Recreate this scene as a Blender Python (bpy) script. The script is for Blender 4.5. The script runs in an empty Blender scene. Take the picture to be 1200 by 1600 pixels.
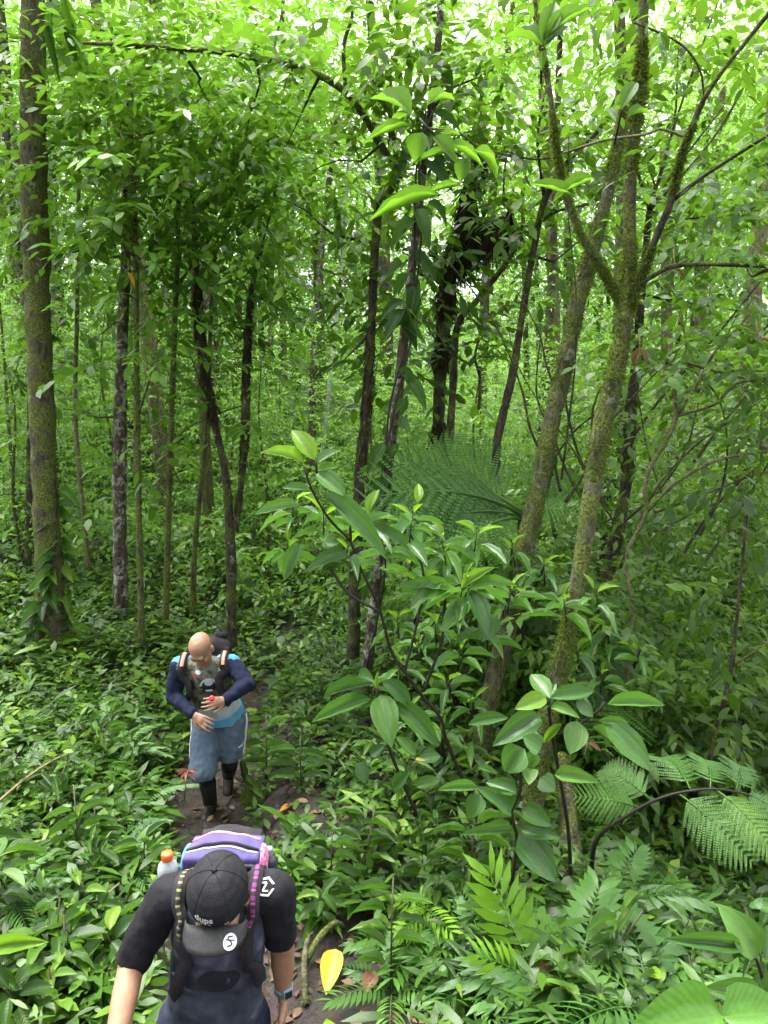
import bpy, bmesh, math, random
import numpy as np
from mathutils import Vector, Matrix, noise
from mathutils.bvhtree import BVHTree

rng = np.random.default_rng(7)
random.seed(7)
R = math.radians
S = bpy.context.scene
COL = S.collection

# ------------------------------------------------------------------ camera, sky, sun, exposure
CAMZ, PITCH, FPX = 3.19, R(10), 1155.6
cam_d = bpy.data.cameras.new("camera"); cam = bpy.data.objects.new("camera", cam_d); COL.objects.link(cam)
cam.location = (0, 0, CAMZ); cam.rotation_euler = (R(90) - PITCH, 0, 0)
cam_d.sensor_fit = 'VERTICAL'; cam_d.sensor_height = 36; cam_d.lens = 26
cam_d.clip_start = 0.05; cam_d.clip_end = 2000
S.camera = cam
w = bpy.data.worlds.new("World"); S.world = w; w.use_nodes = True
wn = w.node_tree.nodes; wl = w.node_tree.links
sky = wn.new("ShaderNodeTexSky"); sky.sky_type = 'NISHITA'; sky.sun_disc = False
SUN_EL, SUN_AZ = R(72), R(-40)          # azimuth from +Y towards +X
sky.sun_elevation = SUN_EL; sky.sun_rotation = SUN_AZ
sky.air_density = 1.0; sky.dust_density = 6.0; sky.ozone_density = 0.6
bg = wn["Background"]; bg.inputs[1].default_value = 0.15
hs_ = wn.new("ShaderNodeHueSaturation"); hs_.inputs["Saturation"].default_value = .18   # overcast: the whole sky nearly white
wl.new(sky.outputs[0], hs_.inputs["Color"]); wl.new(hs_.outputs[0], bg.inputs[0])
sd = bpy.data.lights.new("sun", 'SUN'); sd.energy = 1.2; sd.angle = R(40); sd.color = (1, .97, .92)
so = bpy.data.objects.new("sun", sd); COL.objects.link(so)
sv = Vector((math.sin(SUN_AZ) * math.cos(SUN_EL), math.cos(SUN_AZ) * math.cos(SUN_EL), math.sin(SUN_EL)))
so.rotation_euler = sv.to_track_quat('Z', 'Y').to_euler(); so.location = (0, 0, 40)
vs = S.view_settings; vs.view_transform = 'Standard'; vs.look = 'None'; vs.gamma = 1; vs.exposure = 2.65
vs.use_curve_mapping = False
cy = S.cycles
cy.max_bounces = 4; cy.diffuse_bounces = 2; cy.glossy_bounces = 1; cy.transmission_bounces = 3; cy.transparent_max_bounces = 4
cy.caustics_reflective = False; cy.caustics_refractive = False
cy.use_denoising = True; cy.use_adaptive_sampling = True; cy.adaptive_threshold = .02
cy.sample_clamp_indirect = 6

# ------------------------------------------------------------------ projecting between the photograph and the place
CP, SP = math.cos(PITCH), math.sin(PITCH)
def ray(px, py):
    xc = (px - 600) / FPX; yc = -(py - 800) / FPX
    return Vector((xc, CP + yc * SP, -SP + yc * CP))
def at(px, py, Y):
    d = ray(px, py); t = Y / d.y
    return Vector((0, 0, CAMZ)) + d * t
def mpp(px, py, Y):                       # metres per photo pixel there
    return Y / ray(px, py).y / FPX
def pix(P):
    P = np.asarray(P, float); d = P - np.array([0, 0, CAMZ])
    z = d[..., 1] * CP - d[..., 2] * SP
    yc = d[..., 1] * SP + d[..., 2] * CP
    return 600 + FPX * d[..., 0] / z, 800 - FPX * yc / z

# ------------------------------------------------------------------ ground height
def xpath(y): return np.interp(y, [-3, 0, 1, 2.4, 4, 5.4, 7, 9, 12, 16, 30], [.1, .0, -.2, -.5, -1.0, -1.45, -1.55, -1.2, -1.0, -1.6, -3])
def hgt(x, y):
    x = np.asarray(x, float); y = np.asarray(y, float)
    base = np.interp(y, [-6, -1, 0, .5, 1, 1.6, 2.3, 3, 4, 5.3, 7, 9, 14, 20, 30, 60, 200], [2.2, 1.8, 1.5, 1.3, 1.0, .55, .12, .06, .0, -.1, -.14, -.12, -.1, .1, .8, 4.5, 16])
    u = x - xpath(y)
    lb = np.interp(-u, [0, .3, .48, .8, 1.5, 3, 6, 12, 40], [0, .02, .16, .3, .42, .66, 1.1, 1.8, 4])
    fade = np.interp(y, [-1, 1.5, 3.2, 5, 7.5, 10], [.2, .2, .45, 1, .9, .5])
    rb = np.interp(u, [0, .3, .5, .8, 1.6, 2.5, 4, 6, 8, 11, 15, 40], [0, .02, .2, .3, .22, .1, -.6, -1.5, -1.7, -.8, .6, 4])
    n = .03 * np.sin(x * 3.1 + y * 1.3) + .03 * np.sin(x * 1.7 - y * 2.6 + 1) + .018 * np.sin(x * 7.1 + y * 6.3) + .014 * np.sin(x * 11.7 - y * 9.3 + 2)
    z = base + np.where(u < 0, lb * np.where(-u < 1.2, fade * .6 + .4, 1), np.where(u < 1.2, rb * fade, rb))
    n = n + .022 * np.sin(x * 17 + 3 * np.sin(y * 5)) * np.sin(y * 14 + 2 * np.sin(x * 6)) * (np.abs(u) < .5)
    return z + n * np.clip(.35 + np.abs(u), .35, 1.3)
def H(x, y): return float(hgt(x, y))
def on_ground(px, py):
    d = ray(px, py); lo = None
    for t in np.arange(1.2, 60, .03):
        p = Vector((0, 0, CAMZ)) + d * t
        if p.z < H(p.x, p.y): return p
    return Vector((0, 0, CAMZ)) + d * 40

# ------------------------------------------------------------------ objects
WM = {}
def link(name, data, mat=None, parent=None, M=None):
    """one object; M is its matrix in the world (default identity)"""
    o = bpy.data.objects.new(name, data); COL.objects.link(o)
    M = M or Matrix.Identity(4)
    if mat is not None and data is not None:
        ms = mat if isinstance(mat, (list, tuple)) else [mat]
        if len(data.materials) == 0:
            for m in ms: data.materials.append(m)
    if parent is not None:
        o.parent = parent; o.matrix_parent_inverse = WM[parent].inverted()
    o.matrix_basis = M; WM[o] = M.copy()
    return o
def tag(o, label=None, cat=None, group=None, kind=None):
    if label: o["label"] = label
    if cat: o["category"] = cat
    if group: o["group"] = group
    if kind: o["kind"] = kind
    return o
def empty(name, loc, label, cat, group=None):
    o = link(name, None, M=Matrix.Translation(loc)); o.empty_display_size = .1
    return tag(o, label, cat, group)
def np_mesh(name, V, F, tint=None, uv=None):
    """V (n,3), F (m,3|4) numpy -> mesh, smooth"""
    me = bpy.data.meshes.new(name); V = np.ascontiguousarray(V, dtype=np.float32); F = np.ascontiguousarray(F, dtype=np.int32)
    k = F.shape[1]
    me.vertices.add(len(V)); me.vertices.foreach_set("co", V.ravel())
    me.loops.add(F.size); me.loops.foreach_set("vertex_index", F.ravel())
    me.polygons.add(len(F)); me.polygons.foreach_set("loop_start", np.arange(len(F), dtype=np.int32) * k)
    if tint is not None:
        a = me.attributes.new("tint", 'FLOAT', 'POINT'); a.data.foreach_set("value", np.ascontiguousarray(tint, dtype=np.float32))
    if uv is not None:
        l = me.uv_layers.new(name="UVMap"); l.data.foreach_set("uv", np.ascontiguousarray(uv[F.ravel()], dtype=np.float32).ravel())
    me.update(calc_edges=True); me.validate()
    return me
def tri_quads(F4): return np.concatenate([F4[:, [0, 1, 2]], F4[:, [0, 2, 3]]])
def tube(pts, rad, sides=8, rough=0.0, seed=0, sub=0, cap=True):
    """tube along points -> (V, F quads). rough: relative radius noise; sub: length of a ring step"""
    P = [Vector(p) for p in pts]; r = list(rad)
    if sub:
        Q = []; q = []
        n = len(P)
        for i in range(n - 1):
            p0 = P[max(i - 1, 0)]; p1 = P[i]; p2 = P[i + 1]; p3 = P[min(i + 2, n - 1)]
            k = max(1, int((p2 - p1).length / sub))
            for j in range(k):
                t = j / k
                Q.append(.5 * ((2 * p1) + (p2 - p0) * t + (2 * p0 - 5 * p1 + 4 * p2 - p3) * t * t + (3 * p1 - p0 - 3 * p2 + p3) * t ** 3))
                q.append(r[i] * (1 - t) + r[i + 1] * t)
        Q.append(P[-1]); q.append(r[-1]); P, r = Q, q
    V = []; n = len(P); ref = None
    for i, p in enumerate(P):
        t = (P[min(i + 1, n - 1)] - P[max(i - 1, 0)])
        t = t.normalized() if t.length > 1e-9 else Vector((0, 0, 1))
        if ref is None:
            ref = t.orthogonal().normalized()
        ref = (ref - t * ref.dot(t)).normalized()
        b = t.cross(ref)
        for k in range(sides):
            a = 2 * math.pi * k / sides
            d = ref * math.cos(a) + b * math.sin(a)
            rr = r[i]
            if rough:
                rr *= 1 + rough * (noise.noise((p + d * r[i]) * 5 + Vector((seed, 0, 0))) + .6 * noise.noise((p * 1 + d * r[i] * 2.2) * 14 + Vector((0, seed, 0))))
            V.append(p + d * rr)
    F = [[i * sides + k, i * sides + (k + 1) % sides, (i + 1) * sides + (k + 1) % sides, (i + 1) * sides + k] for i in range(n - 1) for k in range(sides)]
    if cap:
        V.append(P[0]); V.append(P[-1]); a = len(V) - 2
        for k in range(sides):
            F.append([a, (k + 1) % sides, k, a]); F.append([a + 1, (n - 1) * sides + k, (n - 1) * sides + (k + 1) % sides, a + 1])
    return np.array([tuple(v) for v in V]), np.array(F)
def tube_mesh(name, *a, **k):
    V, F = tube(*a, **k)
    me = bpy.data.meshes.new(name)
    me.from_pydata(V.tolist(), [], [list(dict.fromkeys(f)) for f in F.tolist()], shade_flat=False)
    me.update(); return me
def merge(parts):
    Vs, Fs, o = [], [], 0
    for V, F in parts:
        Vs.append(V); Fs.append(F + o); o += len(V)
    return np.concatenate(Vs), np.concatenate(Fs)

# ------------------------------------------------------------------ materials
def mat(name):
    m = bpy.data.materials.new(name); m.use_nodes = True
    nt = m.node_tree; return m, nt, nt.nodes["Principled BSDF"], nt.nodes["Material Output"]
def nd(nt, t, **k):
    n = nt.nodes.new(t)
    for a, b in k.items():
        if a.startswith("i_"): n.inputs[int(a[2:])].default_value = b
        else: setattr(n, a, b)
    return n
def ramp(nt, fac, stops, interp='LINEAR'):
    r = nd(nt, "ShaderNodeValToRGB"); cr = r.color_ramp; cr.interpolation = interp
    while len(cr.elements) < len(stops): cr.elements.new(.5)
    for e, (p, c) in zip(cr.elements, stops): e.position = p; e.color = (*c, 1)
    nt.links.new(fac, r.inputs[0]); return r.outputs[0]
def mixc(nt, f, a, b, mode='MIX'):
    m = nd(nt, "ShaderNodeMix", data_type='RGBA', blend_type=mode)
    for s, v in ((0, f), (6, a), (7, b)):
        if isinstance(v, (int, float)): m.inputs[s].default_value = v
        elif isinstance(v, tuple): m.inputs[s].default_value = (*v, 1)
        else: nt.links.new(v, m.inputs[s])
    return m.outputs[2]
def math_n(nt, op, a, b=None):
    m = nd(nt, "ShaderNodeMath", operation=op)
    for i, v in enumerate((a, b)):
        if v is None: continue
        if isinstance(v, (int, float)): m.inputs[i].default_value = v
        else: nt.links.new(v, m.inputs[i])
    return m.outputs[0]
def noise_n(nt, scale, detail=4, rough=.6, vec=None, dist=0):
    n = nd(nt, "ShaderNodeTexNoise"); n.inputs["Scale"].default_value = scale; n.inputs["Detail"].default_value = detail; n.inputs["Roughness"].default_value = rough; n.inputs["Distortion"].default_value = dist
    if vec is not None: nt.links.new(vec, n.inputs["Vector"])
    return n.outputs[0]
def bump(nt, p, h, s, d=.01):
    b = nd(nt, "ShaderNodeBump"); b.inputs["Strength"].default_value = s; b.inputs["Distance"].default_value = d
    nt.links.new(h, b.inputs["Height"]); nt.links.new(b.outputs[0], p.inputs["Normal"]); return b
def coord(nt, w="Object"): return nd(nt, "ShaderNodeTexCoord").outputs[w]

def leaf_mat(name, cols, trans, src="attr", rough=.42, veins=0, tw=.4, spec=.45, bs=.32):
    """cols: ramp stops of the leaf's own colour over its tint; trans: colour of light that comes through"""
    m, nt, p, out = mat(name)
    if src == "attr": t = nd(nt, "ShaderNodeAttribute", attribute_name="tint").outputs["Fac"]
    else: t = nd(nt, "ShaderNodeObjectInfo").outputs["Random"]
    c = ramp(nt, t, cols)
    g = noise_n(nt, 9, 3, .6, coord(nt))
    c = mixc(nt, .45, c, ramp(nt, g, [(.3, (.55, .6, .5)), (.7, (1.25, 1.2, 1.2))]), 'MULTIPLY')
    tc = mixc(nt, t, trans, tuple(min(1, x * 1.35) for x in trans))
    p.inputs["Roughness"].default_value = rough; p.inputs["Specular IOR Level"].default_value = spec
    if veins:
        uv = nd(nt, "ShaderNodeUVMap").outputs[0]
        sx = nd(nt, "ShaderNodeSeparateXYZ"); nt.links.new(uv, sx.inputs[0])
        u = math_n(nt, 'ABSOLUTE', math_n(nt, 'SUBTRACT', sx.outputs[0], .5))
        if veins == 1:        # side veins sweeping to the tip
            a = math_n(nt, 'SUBTRACT', math_n(nt, 'MULTIPLY', sx.outputs[1], 11.0), math_n(nt, 'MULTIPLY', u, 7.0))
            s = math_n(nt, 'ABSOLUTE', math_n(nt, 'SUBTRACT', math_n(nt, 'FRACT', a), .5))
            vv = math_n(nt, 'LESS_THAN', s, .06)
            hh = s
        else:                 # veins running along the blade, fine cross rungs
            s = math_n(nt, 'ABSOLUTE', math_n(nt, 'SUBTRACT', u, .24))
            vv = math_n(nt, 'LESS_THAN', s, .02)
            k = math_n(nt, 'FRACT', math_n(nt, 'ADD', math_n(nt, 'MULTIPLY', sx.outputs[1], 26.0), math_n(nt, 'MULTIPLY', u, 6)))
            hh = math_n(nt, 'ADD', math_n(nt, 'MINIMUM', math_n(nt, 'MULTIPLY', s, 8), .6), math_n(nt, 'MULTIPLY', math_n(nt, 'ABSOLUTE', math_n(nt, 'SUBTRACT', k, .5)), .35))
        mid = math_n(nt, 'LESS_THAN', u, .022)
        c = mixc(nt, math_n(nt, 'MULTIPLY', math_n(nt, 'MAXIMUM', vv, mid), .16), c, (.2, .34, .1))
        bump(nt, p, math_n(nt, 'ADD', hh, math_n(nt, 'MULTIPLY', g, .4)), bs, .006)
        # insect holes and blotches have a shape of their own
        bl = noise_n(nt, 21, 2, .5, coord(nt))
        c = mixc(nt, math_n(nt, 'MULTIPLY', math_n(nt, 'GREATER_THAN', bl, .69), .7), c, (.1, .08, .03))
    else:
        bump(nt, p, g, .25, .01)
    nt.links.new(c, p.inputs["Base Color"])
    tr = nd(nt, "ShaderNodeBsdfTranslucent"); nt.links.new(tc, tr.inputs[0])
    mx = nd(nt, "ShaderNodeMixShader"); mx.inputs[0].default_value = tw
    nt.links.new(p.outputs[0], mx.inputs[1]); nt.links.new(tr.outputs[0], mx.inputs[2]); nt.links.new(mx.outputs[0], out.inputs[0])
    return m
M = {}
M['canopy'] = leaf_mat('canopy_leaf', [(0, (.02, .058, .008)), (.35, (.048, .125, .013)), (.7, (.08, .17, .015)), (1, (.13, .235, .02))], (.16, .34, .022), tw=.3, rough=.42, spec=.3)
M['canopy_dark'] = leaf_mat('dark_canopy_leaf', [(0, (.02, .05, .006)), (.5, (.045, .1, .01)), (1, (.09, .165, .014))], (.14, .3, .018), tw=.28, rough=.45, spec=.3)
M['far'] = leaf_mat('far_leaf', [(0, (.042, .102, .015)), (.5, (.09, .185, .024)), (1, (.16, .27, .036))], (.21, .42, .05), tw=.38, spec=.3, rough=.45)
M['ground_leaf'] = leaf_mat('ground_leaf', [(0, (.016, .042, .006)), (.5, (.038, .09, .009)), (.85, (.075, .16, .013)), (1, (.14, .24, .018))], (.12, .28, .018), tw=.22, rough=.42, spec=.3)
M['leaf_mid'] = leaf_mat('seedling_leaf', [(0, (.016, .044, .008)), (.5, (.035, .086, .011)), (.85, (.062, .14, .014)), (1, (.13, .22, .02))], (.12, .3, .02), src="obj", veins=1, tw=.22, rough=.38, spec=.32)
M['leaf_gloss'] = leaf_mat('glossy_heart_leaf', [(0, (.06, .17, .015)), (1, (.075, .2, .018))], (.16, .4, .03), src='obj', veins=1, tw=.25, rough=.3, bs=.15)
M['leaf_hero'] = leaf_mat('ribbed_shrub_leaf', [(0, (.032, .085, .02)), (.6, (.05, .125, .024)), (1, (.08, .175, .026))], (.16, .38, .04), src="obj", veins=2, tw=.2, rough=.36)
M['leaf_young'] = leaf_mat('young_leaf', [(0, (.08, .175, .012)), (1, (.14, .25, .018))], (.22, .42, .025), src="obj", veins=2, tw=.42, rough=.4)
M['leaf_back'] = leaf_mat('thin_overhead_leaf', [(0, (.045, .11, .012)), (1, (.075, .155, .015))], (.15, .32, .02), src="obj", veins=1, tw=.45, rough=.45, spec=.3)
M['fern'] = leaf_mat('fern_leaf', [(0, (.04, .11, .022)), (.6, (.065, .165, .026)), (1, (.1, .22, .03))], (.14, .35, .04), src="obj", tw=.3, rough=.45)
M['fern_bright'] = leaf_mat('bright_fern_leaf', [(0, (.14, .3, .02)), (1, (.19, .36, .025))], (.3, .55, .04), src="obj", tw=.4, rough=.42)
M['dead'] = leaf_mat('dead_leaf', [(0, (.035, .018, .011)), (.5, (.08, .042, .022)), (1, (.2, .12, .06))], (.2, .1, .04), tw=.15, rough=.6)
M['dead_obj'] = leaf_mat('fallen_brown_leaf', [(0, (.09, .04, .025)), (.5, (.17, .08, .04)), (1, (.24, .14, .07))], (.2, .1, .04), src="obj", veins=1, tw=.15, rough=.55)
M['red_leaf'] = leaf_mat('reddish_leaf', [(0, (.17, .06, .05)), (1, (.26, .11, .07))], (.3, .1, .06), src="obj", veins=1, tw=.25, rough=.4)
M['yellow'] = leaf_mat('yellow_leaf', [(0, (.55, .5, .05)), (1, (.62, .58, .06))], (.6, .55, .05), src="obj", veins=1, tw=.3, rough=.45)
M['orange'] = leaf_mat('orange_leaf', [(0, (.6, .25, .02)), (1, (.7, .38, .03))], (.8, .35, .03), src="obj", veins=1, tw=.45, rough=.45)
M['moss'] = leaf_mat('moss', [(0, (.035, .065, .012)), (.6, (.08, .13, .022)), (1, (.14, .19, .035))], (.25, .32, .03), tw=.3, rough=.8, spec=.1)
M['roots'] = leaf_mat('hanging_rootlet', [(0, (.018, .013, .009)), (.7, (.04, .03, .016)), (1, (.09, .09, .03))], (.05, .04, .02), tw=.1, rough=.8, spec=.1)

def bark(name, dark, light, moss=.4, lichen=.3, scale=1.0):
    m, nt, p, out = mat(name); oc = coord(nt)
    mp = nd(nt, "ShaderNodeMapping"); mp.inputs["Scale"].default_value = (1, 1, .35); nt.links.new(oc, mp.inputs[0])
    n1 = noise_n(nt, 26 * scale, 6, .7, mp.outputs[0]); n2 = noise_n(nt, 4.5 * scale, 5, .65, oc); n3 = noise_n(nt, 9 * scale, 4, .7, oc, .6); n4 = noise_n(nt, 60, 3, .6, oc)
    c = ramp(nt, n1, [(.38, dark), (.62, light)])
    c = mixc(nt, ramp(nt, n3, [(.62 - .12 * lichen, (0, 0, 0)), (.72 - .1 * lichen, (1, 1, 1))]), c, mixc(nt, n4, (.16, .18, .14), (.42, .44, .38)))
    mc = mixc(nt, ramp(nt, n4, [(.35, (0, 0, 0)), (.65, (1, 1, 1))]), (.022, .032, .007), (.15, .18, .035))
    c = mixc(nt, ramp(nt, n2, [(.62 - .32 * moss, (0, 0, 0)), (.74 - .3 * moss, (.92, .92, .92))]), c, mc)
    nt.links.new(c, p.inputs["Base Color"]); p.inputs["Roughness"].default_value = .85; p.inputs["Specular IOR Level"].default_value = .2
    bump(nt, p, math_n(nt, 'ADD', n1, n4), .8, .02)
    return m
M['bark_big'] = bark('mossy_brown_bark', (.028, .022, .014), (.1, .088, .058), .7, .4)
M['bark_lichen'] = bark('lichen_spotted_bark', (.03, .022, .016), (.1, .075, .055), .15, .95)
M['bark_moss'] = bark('moss_covered_bark', (.028, .024, .014), (.13, .125, .085), .68, .6)
M['bark_green'] = bark('green_thin_bark', (.025, .024, .012), (.09, .085, .045), .7, .2)
M['bark_dark'] = bark('dark_wet_bark', (.018, .015, .011), (.075, .062, .045), .42, .25)
M['bark_pale'] = bark('pale_bark', (.3, .3, .27), (.6, .6, .56), .05, .6)
M['bark_tan'] = bark('tan_sapling_bark', (.05, .045, .025), (.19, .17, .1), .5, .4)
def plain(name, c, rough=.6, spec=.3, nscale=0, var=.3, bmp=0, metal=0):
    m, nt, p, out = mat(name)
    if nscale:
        n = noise_n(nt, nscale, 4, .6, coord(nt))
        cc = ramp(nt, n, [(.25, tuple(x * (1 - var) for x in c)), (.75, tuple(min(1, x * (1 + var)) for x in c))])
        nt.links.new(cc, p.inputs["Base Color"])
        if bmp: bump(nt, p, n, bmp, .01)
    else: p.inputs["Base Color"].default_value = (*c, 1)
    p.inputs["Roughness"].default_value = rough; p.inputs["Specular IOR Level"].default_value = spec; p.inputs["Metallic"].default_value = metal
    return m
M['stem'] = plain('green_brown_stem', (.05, .05, .022), .6, .3, 40, .5)
M['stem_dark'] = plain('dark_stem', (.02, .015, .012), .6, .3, 40, .4)
M['twig'] = plain('tan_twig', (.2, .15, .08), .7, .2, 40, .4)
def soil(name, a, b, c, rough):
    m, nt, p, out = mat(name); oc = coord(nt)
    n1 = noise_n(nt, 5, 6, .7, oc); n2 = noise_n(nt, 38, 5, .7, oc)
    v = nd(nt, "ShaderNodeTexVoronoi"); v.inputs["Scale"].default_value = 22; nt.links.new(oc, v.inputs["Vector"])
    cc = ramp(nt, n1, [(.3, a), (.55, b), (.8, c)])
    cc = mixc(nt, .55, cc, ramp(nt, n2, [(.3, (.35, .33, .3)), (.7, (1.5, 1.35, 1.2))]), 'MULTIPLY')
    cc = mixc(nt, .35, cc, v.outputs["Color"], 'SOFT_LIGHT')
    nt.links.new(cc, p.inputs["Base Color"]); nt.links.new(ramp(nt, n1, [(.35, (rough - .3,) * 3), (.65, (rough,) * 3)]), p.inputs["Roughness"])
    bump(nt, p, math_n(nt, 'ADD', n2, math_n(nt, 'MULTIPLY', v.outputs["Distance"], .6)), .9, .03)
    return m
M['soil'] = soil('leaf_strewn_soil', (.011, .0085, .0065), (.024, .018, .013), (.05, .037, .026), .85)
M['mud'] = soil('wet_mud', (.014, .011, .008), (.03, .022, .016), (.065, .05, .036), .62)

# ------------------------------------------------------------------ the ground and the trail
def axis(lo, hi, near_lo, near_hi, fine, coarse_n):
    a = np.arange(near_lo, near_hi, fine)
    k = np.linspace(0, 1, coarse_n + 1)[1:] ** 2.2
    return np.concatenate([(near_lo - (near_lo - lo) * k)[::-1], a, near_hi + (hi - near_hi) * k])
gx = axis(-220, 220, -7, 8, .09, 34); gy = axis(-120, 320, -2, 13, .09, 40)
X, Y = np.meshgrid(gx, gy); Z = hgt(X, Y)
nx, ny = len(gx), len(gy); ii = np.arange(nx * ny).reshape(ny, nx)
F = np.stack([ii[:-1, :-1], ii[:-1, 1:], ii[1:, 1:], ii[1:, :-1]], -1).reshape(-1, 4)
tag(link('ground', np_mesh('ground', np.stack([X, Y, Z], -1).reshape(-1, 3), F), M['soil']), kind='structure')
ty = np.arange(1.2, 8.2, .05); tu = np.linspace(-.3, .3, 19)
TY, TU = np.meshgrid(ty, tu, indexing='ij')
TU = TU * (1 + .25 * np.sin(TY * 3.3) + .15 * np.sin(TY * 7.9 + 1))
TX = xpath(TY) + TU; TZ = hgt(TX, TY) + .014 - .06 * (np.abs(TU) > .27) + .012 * np.sin(TX * 23 + TY * 17) * np.sin(TX * 13 - TY * 29)
ii = np.arange(TX.size).reshape(TX.shape)
F = np.stack([ii[:-1, :-1], ii[:-1, 1:], ii[1:, 1:], ii[1:, :-1]], -1).reshape(-1, 4)[:, ::-1]
tag(link('path', np_mesh('path', np.stack([TX, TY, TZ], -1).reshape(-1, 3), F), M['mud']), kind='structure')

# ------------------------------------------------------------------ leaves in bulk
def unit_leaf(med, w=.42, droop=.16, fold=.1):
    if med:
        V = [(0, 0, 0), (-.38 * w, .28, fold * .28), (0, .3, .03), (.38 * w, .28, fold * .28), (-.46 * w, .6, fold * .25 - droop * .3), (0, .62, -droop * .3), (.46 * w, .6, fold * .25 - droop * .3), (0, 1, -droop)]
        F = [(0, 2, 1), (0, 3, 2), (1, 2, 5), (1, 5, 4), (2, 3, 6), (2, 6, 5), (4, 5, 7), (5, 6, 7)]
    else:
        V = [(0, 0, 0), (-.5 * w, .45, fold * .3), (0, .48, .01), (.5 * w, .45, fold * .3), (0, 1, -droop)]
        F = [(0, 2, 1), (0, 3, 2), (1, 2, 4), (2, 3, 4)]
    return np.array(V), np.array(F)
def nrm(a): return a / np.maximum(np.linalg.norm(a, axis=-1, keepdims=True), 1e-9)
def bulk_leaves(o, d, n, L, tint, med=True, w=.42, droop=.16):
    """o,d,n (k,3): leaf base, direction, upper-side normal; L (k,)"""
    U, F = unit_leaf(med, w, droop); k = len(o)
    d = nrm(d); s = nrm(np.cross(d, n)); n = np.cross(s, d)
    wj = rng.uniform(.8, 1.25, k)
    V = o[:, None] + L[:, None, None] * (U[None, :, 0:1] * s[:, None] * wj[:, None, None] + U[None, :, 1:2] * d[:, None] + U[None, :, 2:3] * n[:, None])
    FF = F[None] + (np.arange(k) * len(U))[:, None, None]
    return V.reshape(-1, 3), FF.reshape(-1, 3), np.repeat(tint, len(U))
def sprays(c, d, nl, Ls, L, flat=.35, down=.25):
    """c,d (k,3) spray starts and directions; nl leaves each on a twig of length Ls -> leaf arrays o,d,n and the twig ends"""
    k = len(c); d = nrm(d); up = np.array([0, 0, 1.0])
    side = nrm(np.cross(d, up) + rng.normal(0, .15, (k, 3)))
    t = (np.arange(nl) + .6) / nl
    sg = np.where(np.arange(nl) % 2 == 0, 1, -1)
    Lk = Ls * rng.uniform(.7, 1.3, k)
    o = c[:, None] + d[:, None] * (t[None, :, None] * Lk[:, None, None]) - up * ((t ** 2)[None, :, None] * Lk[:, None, None] * down)
    ang = np.radians(rng.uniform(30, 75, (k, nl))) * sg * np.where(t > .93, .15, 1)
    ld = d[:, None] * np.cos(ang)[..., None] + side[:, None] * np.sin(ang)[..., None] + rng.normal(0, .22, (k, nl, 3)) - up * (down * 1.1)
    n = up + rng.normal(0, flat, (k, nl, 3))
    LL = L * rng.uniform(.6, 1.25, (k, nl)) * np.where(t > .9, .8, 1)
    return o.reshape(-1, 3), ld.reshape(-1, 3), n.reshape(-1, 3), LL.ravel()
def gaps(P, keep=.12):
    """bright openings in the canopy: fewer sprays there"""
    px, py = pix(P); bad = np.zeros(len(P), bool)
    for gxx, gyy, rx, ry in ((1125, 25, 55, 45), (880, 75, 62, 60), (385, 18, 40, 40), (1010, 215, 50, 40), (930, 130, 50, 60), (560, 40, 30, 30), (640, 130, 24, 30), (765, 70, 26, 40), (25, 25, 25, 30), (1150, 150, 40, 36), (300, 60, 26, 26)):
        bad |= (((px - gxx) / rx) ** 2 + ((py - gyy) / ry) ** 2) < 1
    return ~bad | (rng.random(len(P)) < keep)
def in_blob(n, c, r, shell=.5):
    v = nrm(rng.normal(size=(n, 3))); q = rng.random(n) ** shell
    return np.array(c) + v * q[:, None] * np.array(r), v

BLOB_STAT = [0]
def foliage_mesh(name, blobs, nl=9, med=True, w=.42, tint_c=.5, holes=True, hang=.25):
    """blobs: (centre, radii, number of sprays, leaf length, tint)"""
    Vs, Fs, Ts, off = [], [], [], 0
    for c, r, n, L, tb in blobs:
        P, v = in_blob(n, c, r)
        dd = v + rng.normal(0, .5, (n, 3)); dd[:, 2] = dd[:, 2] * .4 + .05
        if holes:
            k = gaps(P); P, dd = P[k], dd[k]
        if len(P) == 0: continue
        o, d, nn, LL = sprays(P, dd, nl, L * nl * .38, L, down=hang)
        tint = np.clip(np.repeat(rng.normal(tb, .22, len(P)), nl) + rng.normal(0, .1, len(o)), 0, 1)
        V, F, T = bulk_leaves(o, d, nn, LL, tint, med, w)
        Vs.append(V); Fs.append(F + off); Ts.append(T); off += len(V)
    V = np.concatenate(Vs); BLOB_STAT[0] += sum(len(f) for f in Fs)
    return np_mesh(name, V, np.concatenate(Fs), np.concatenate(Ts))

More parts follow.
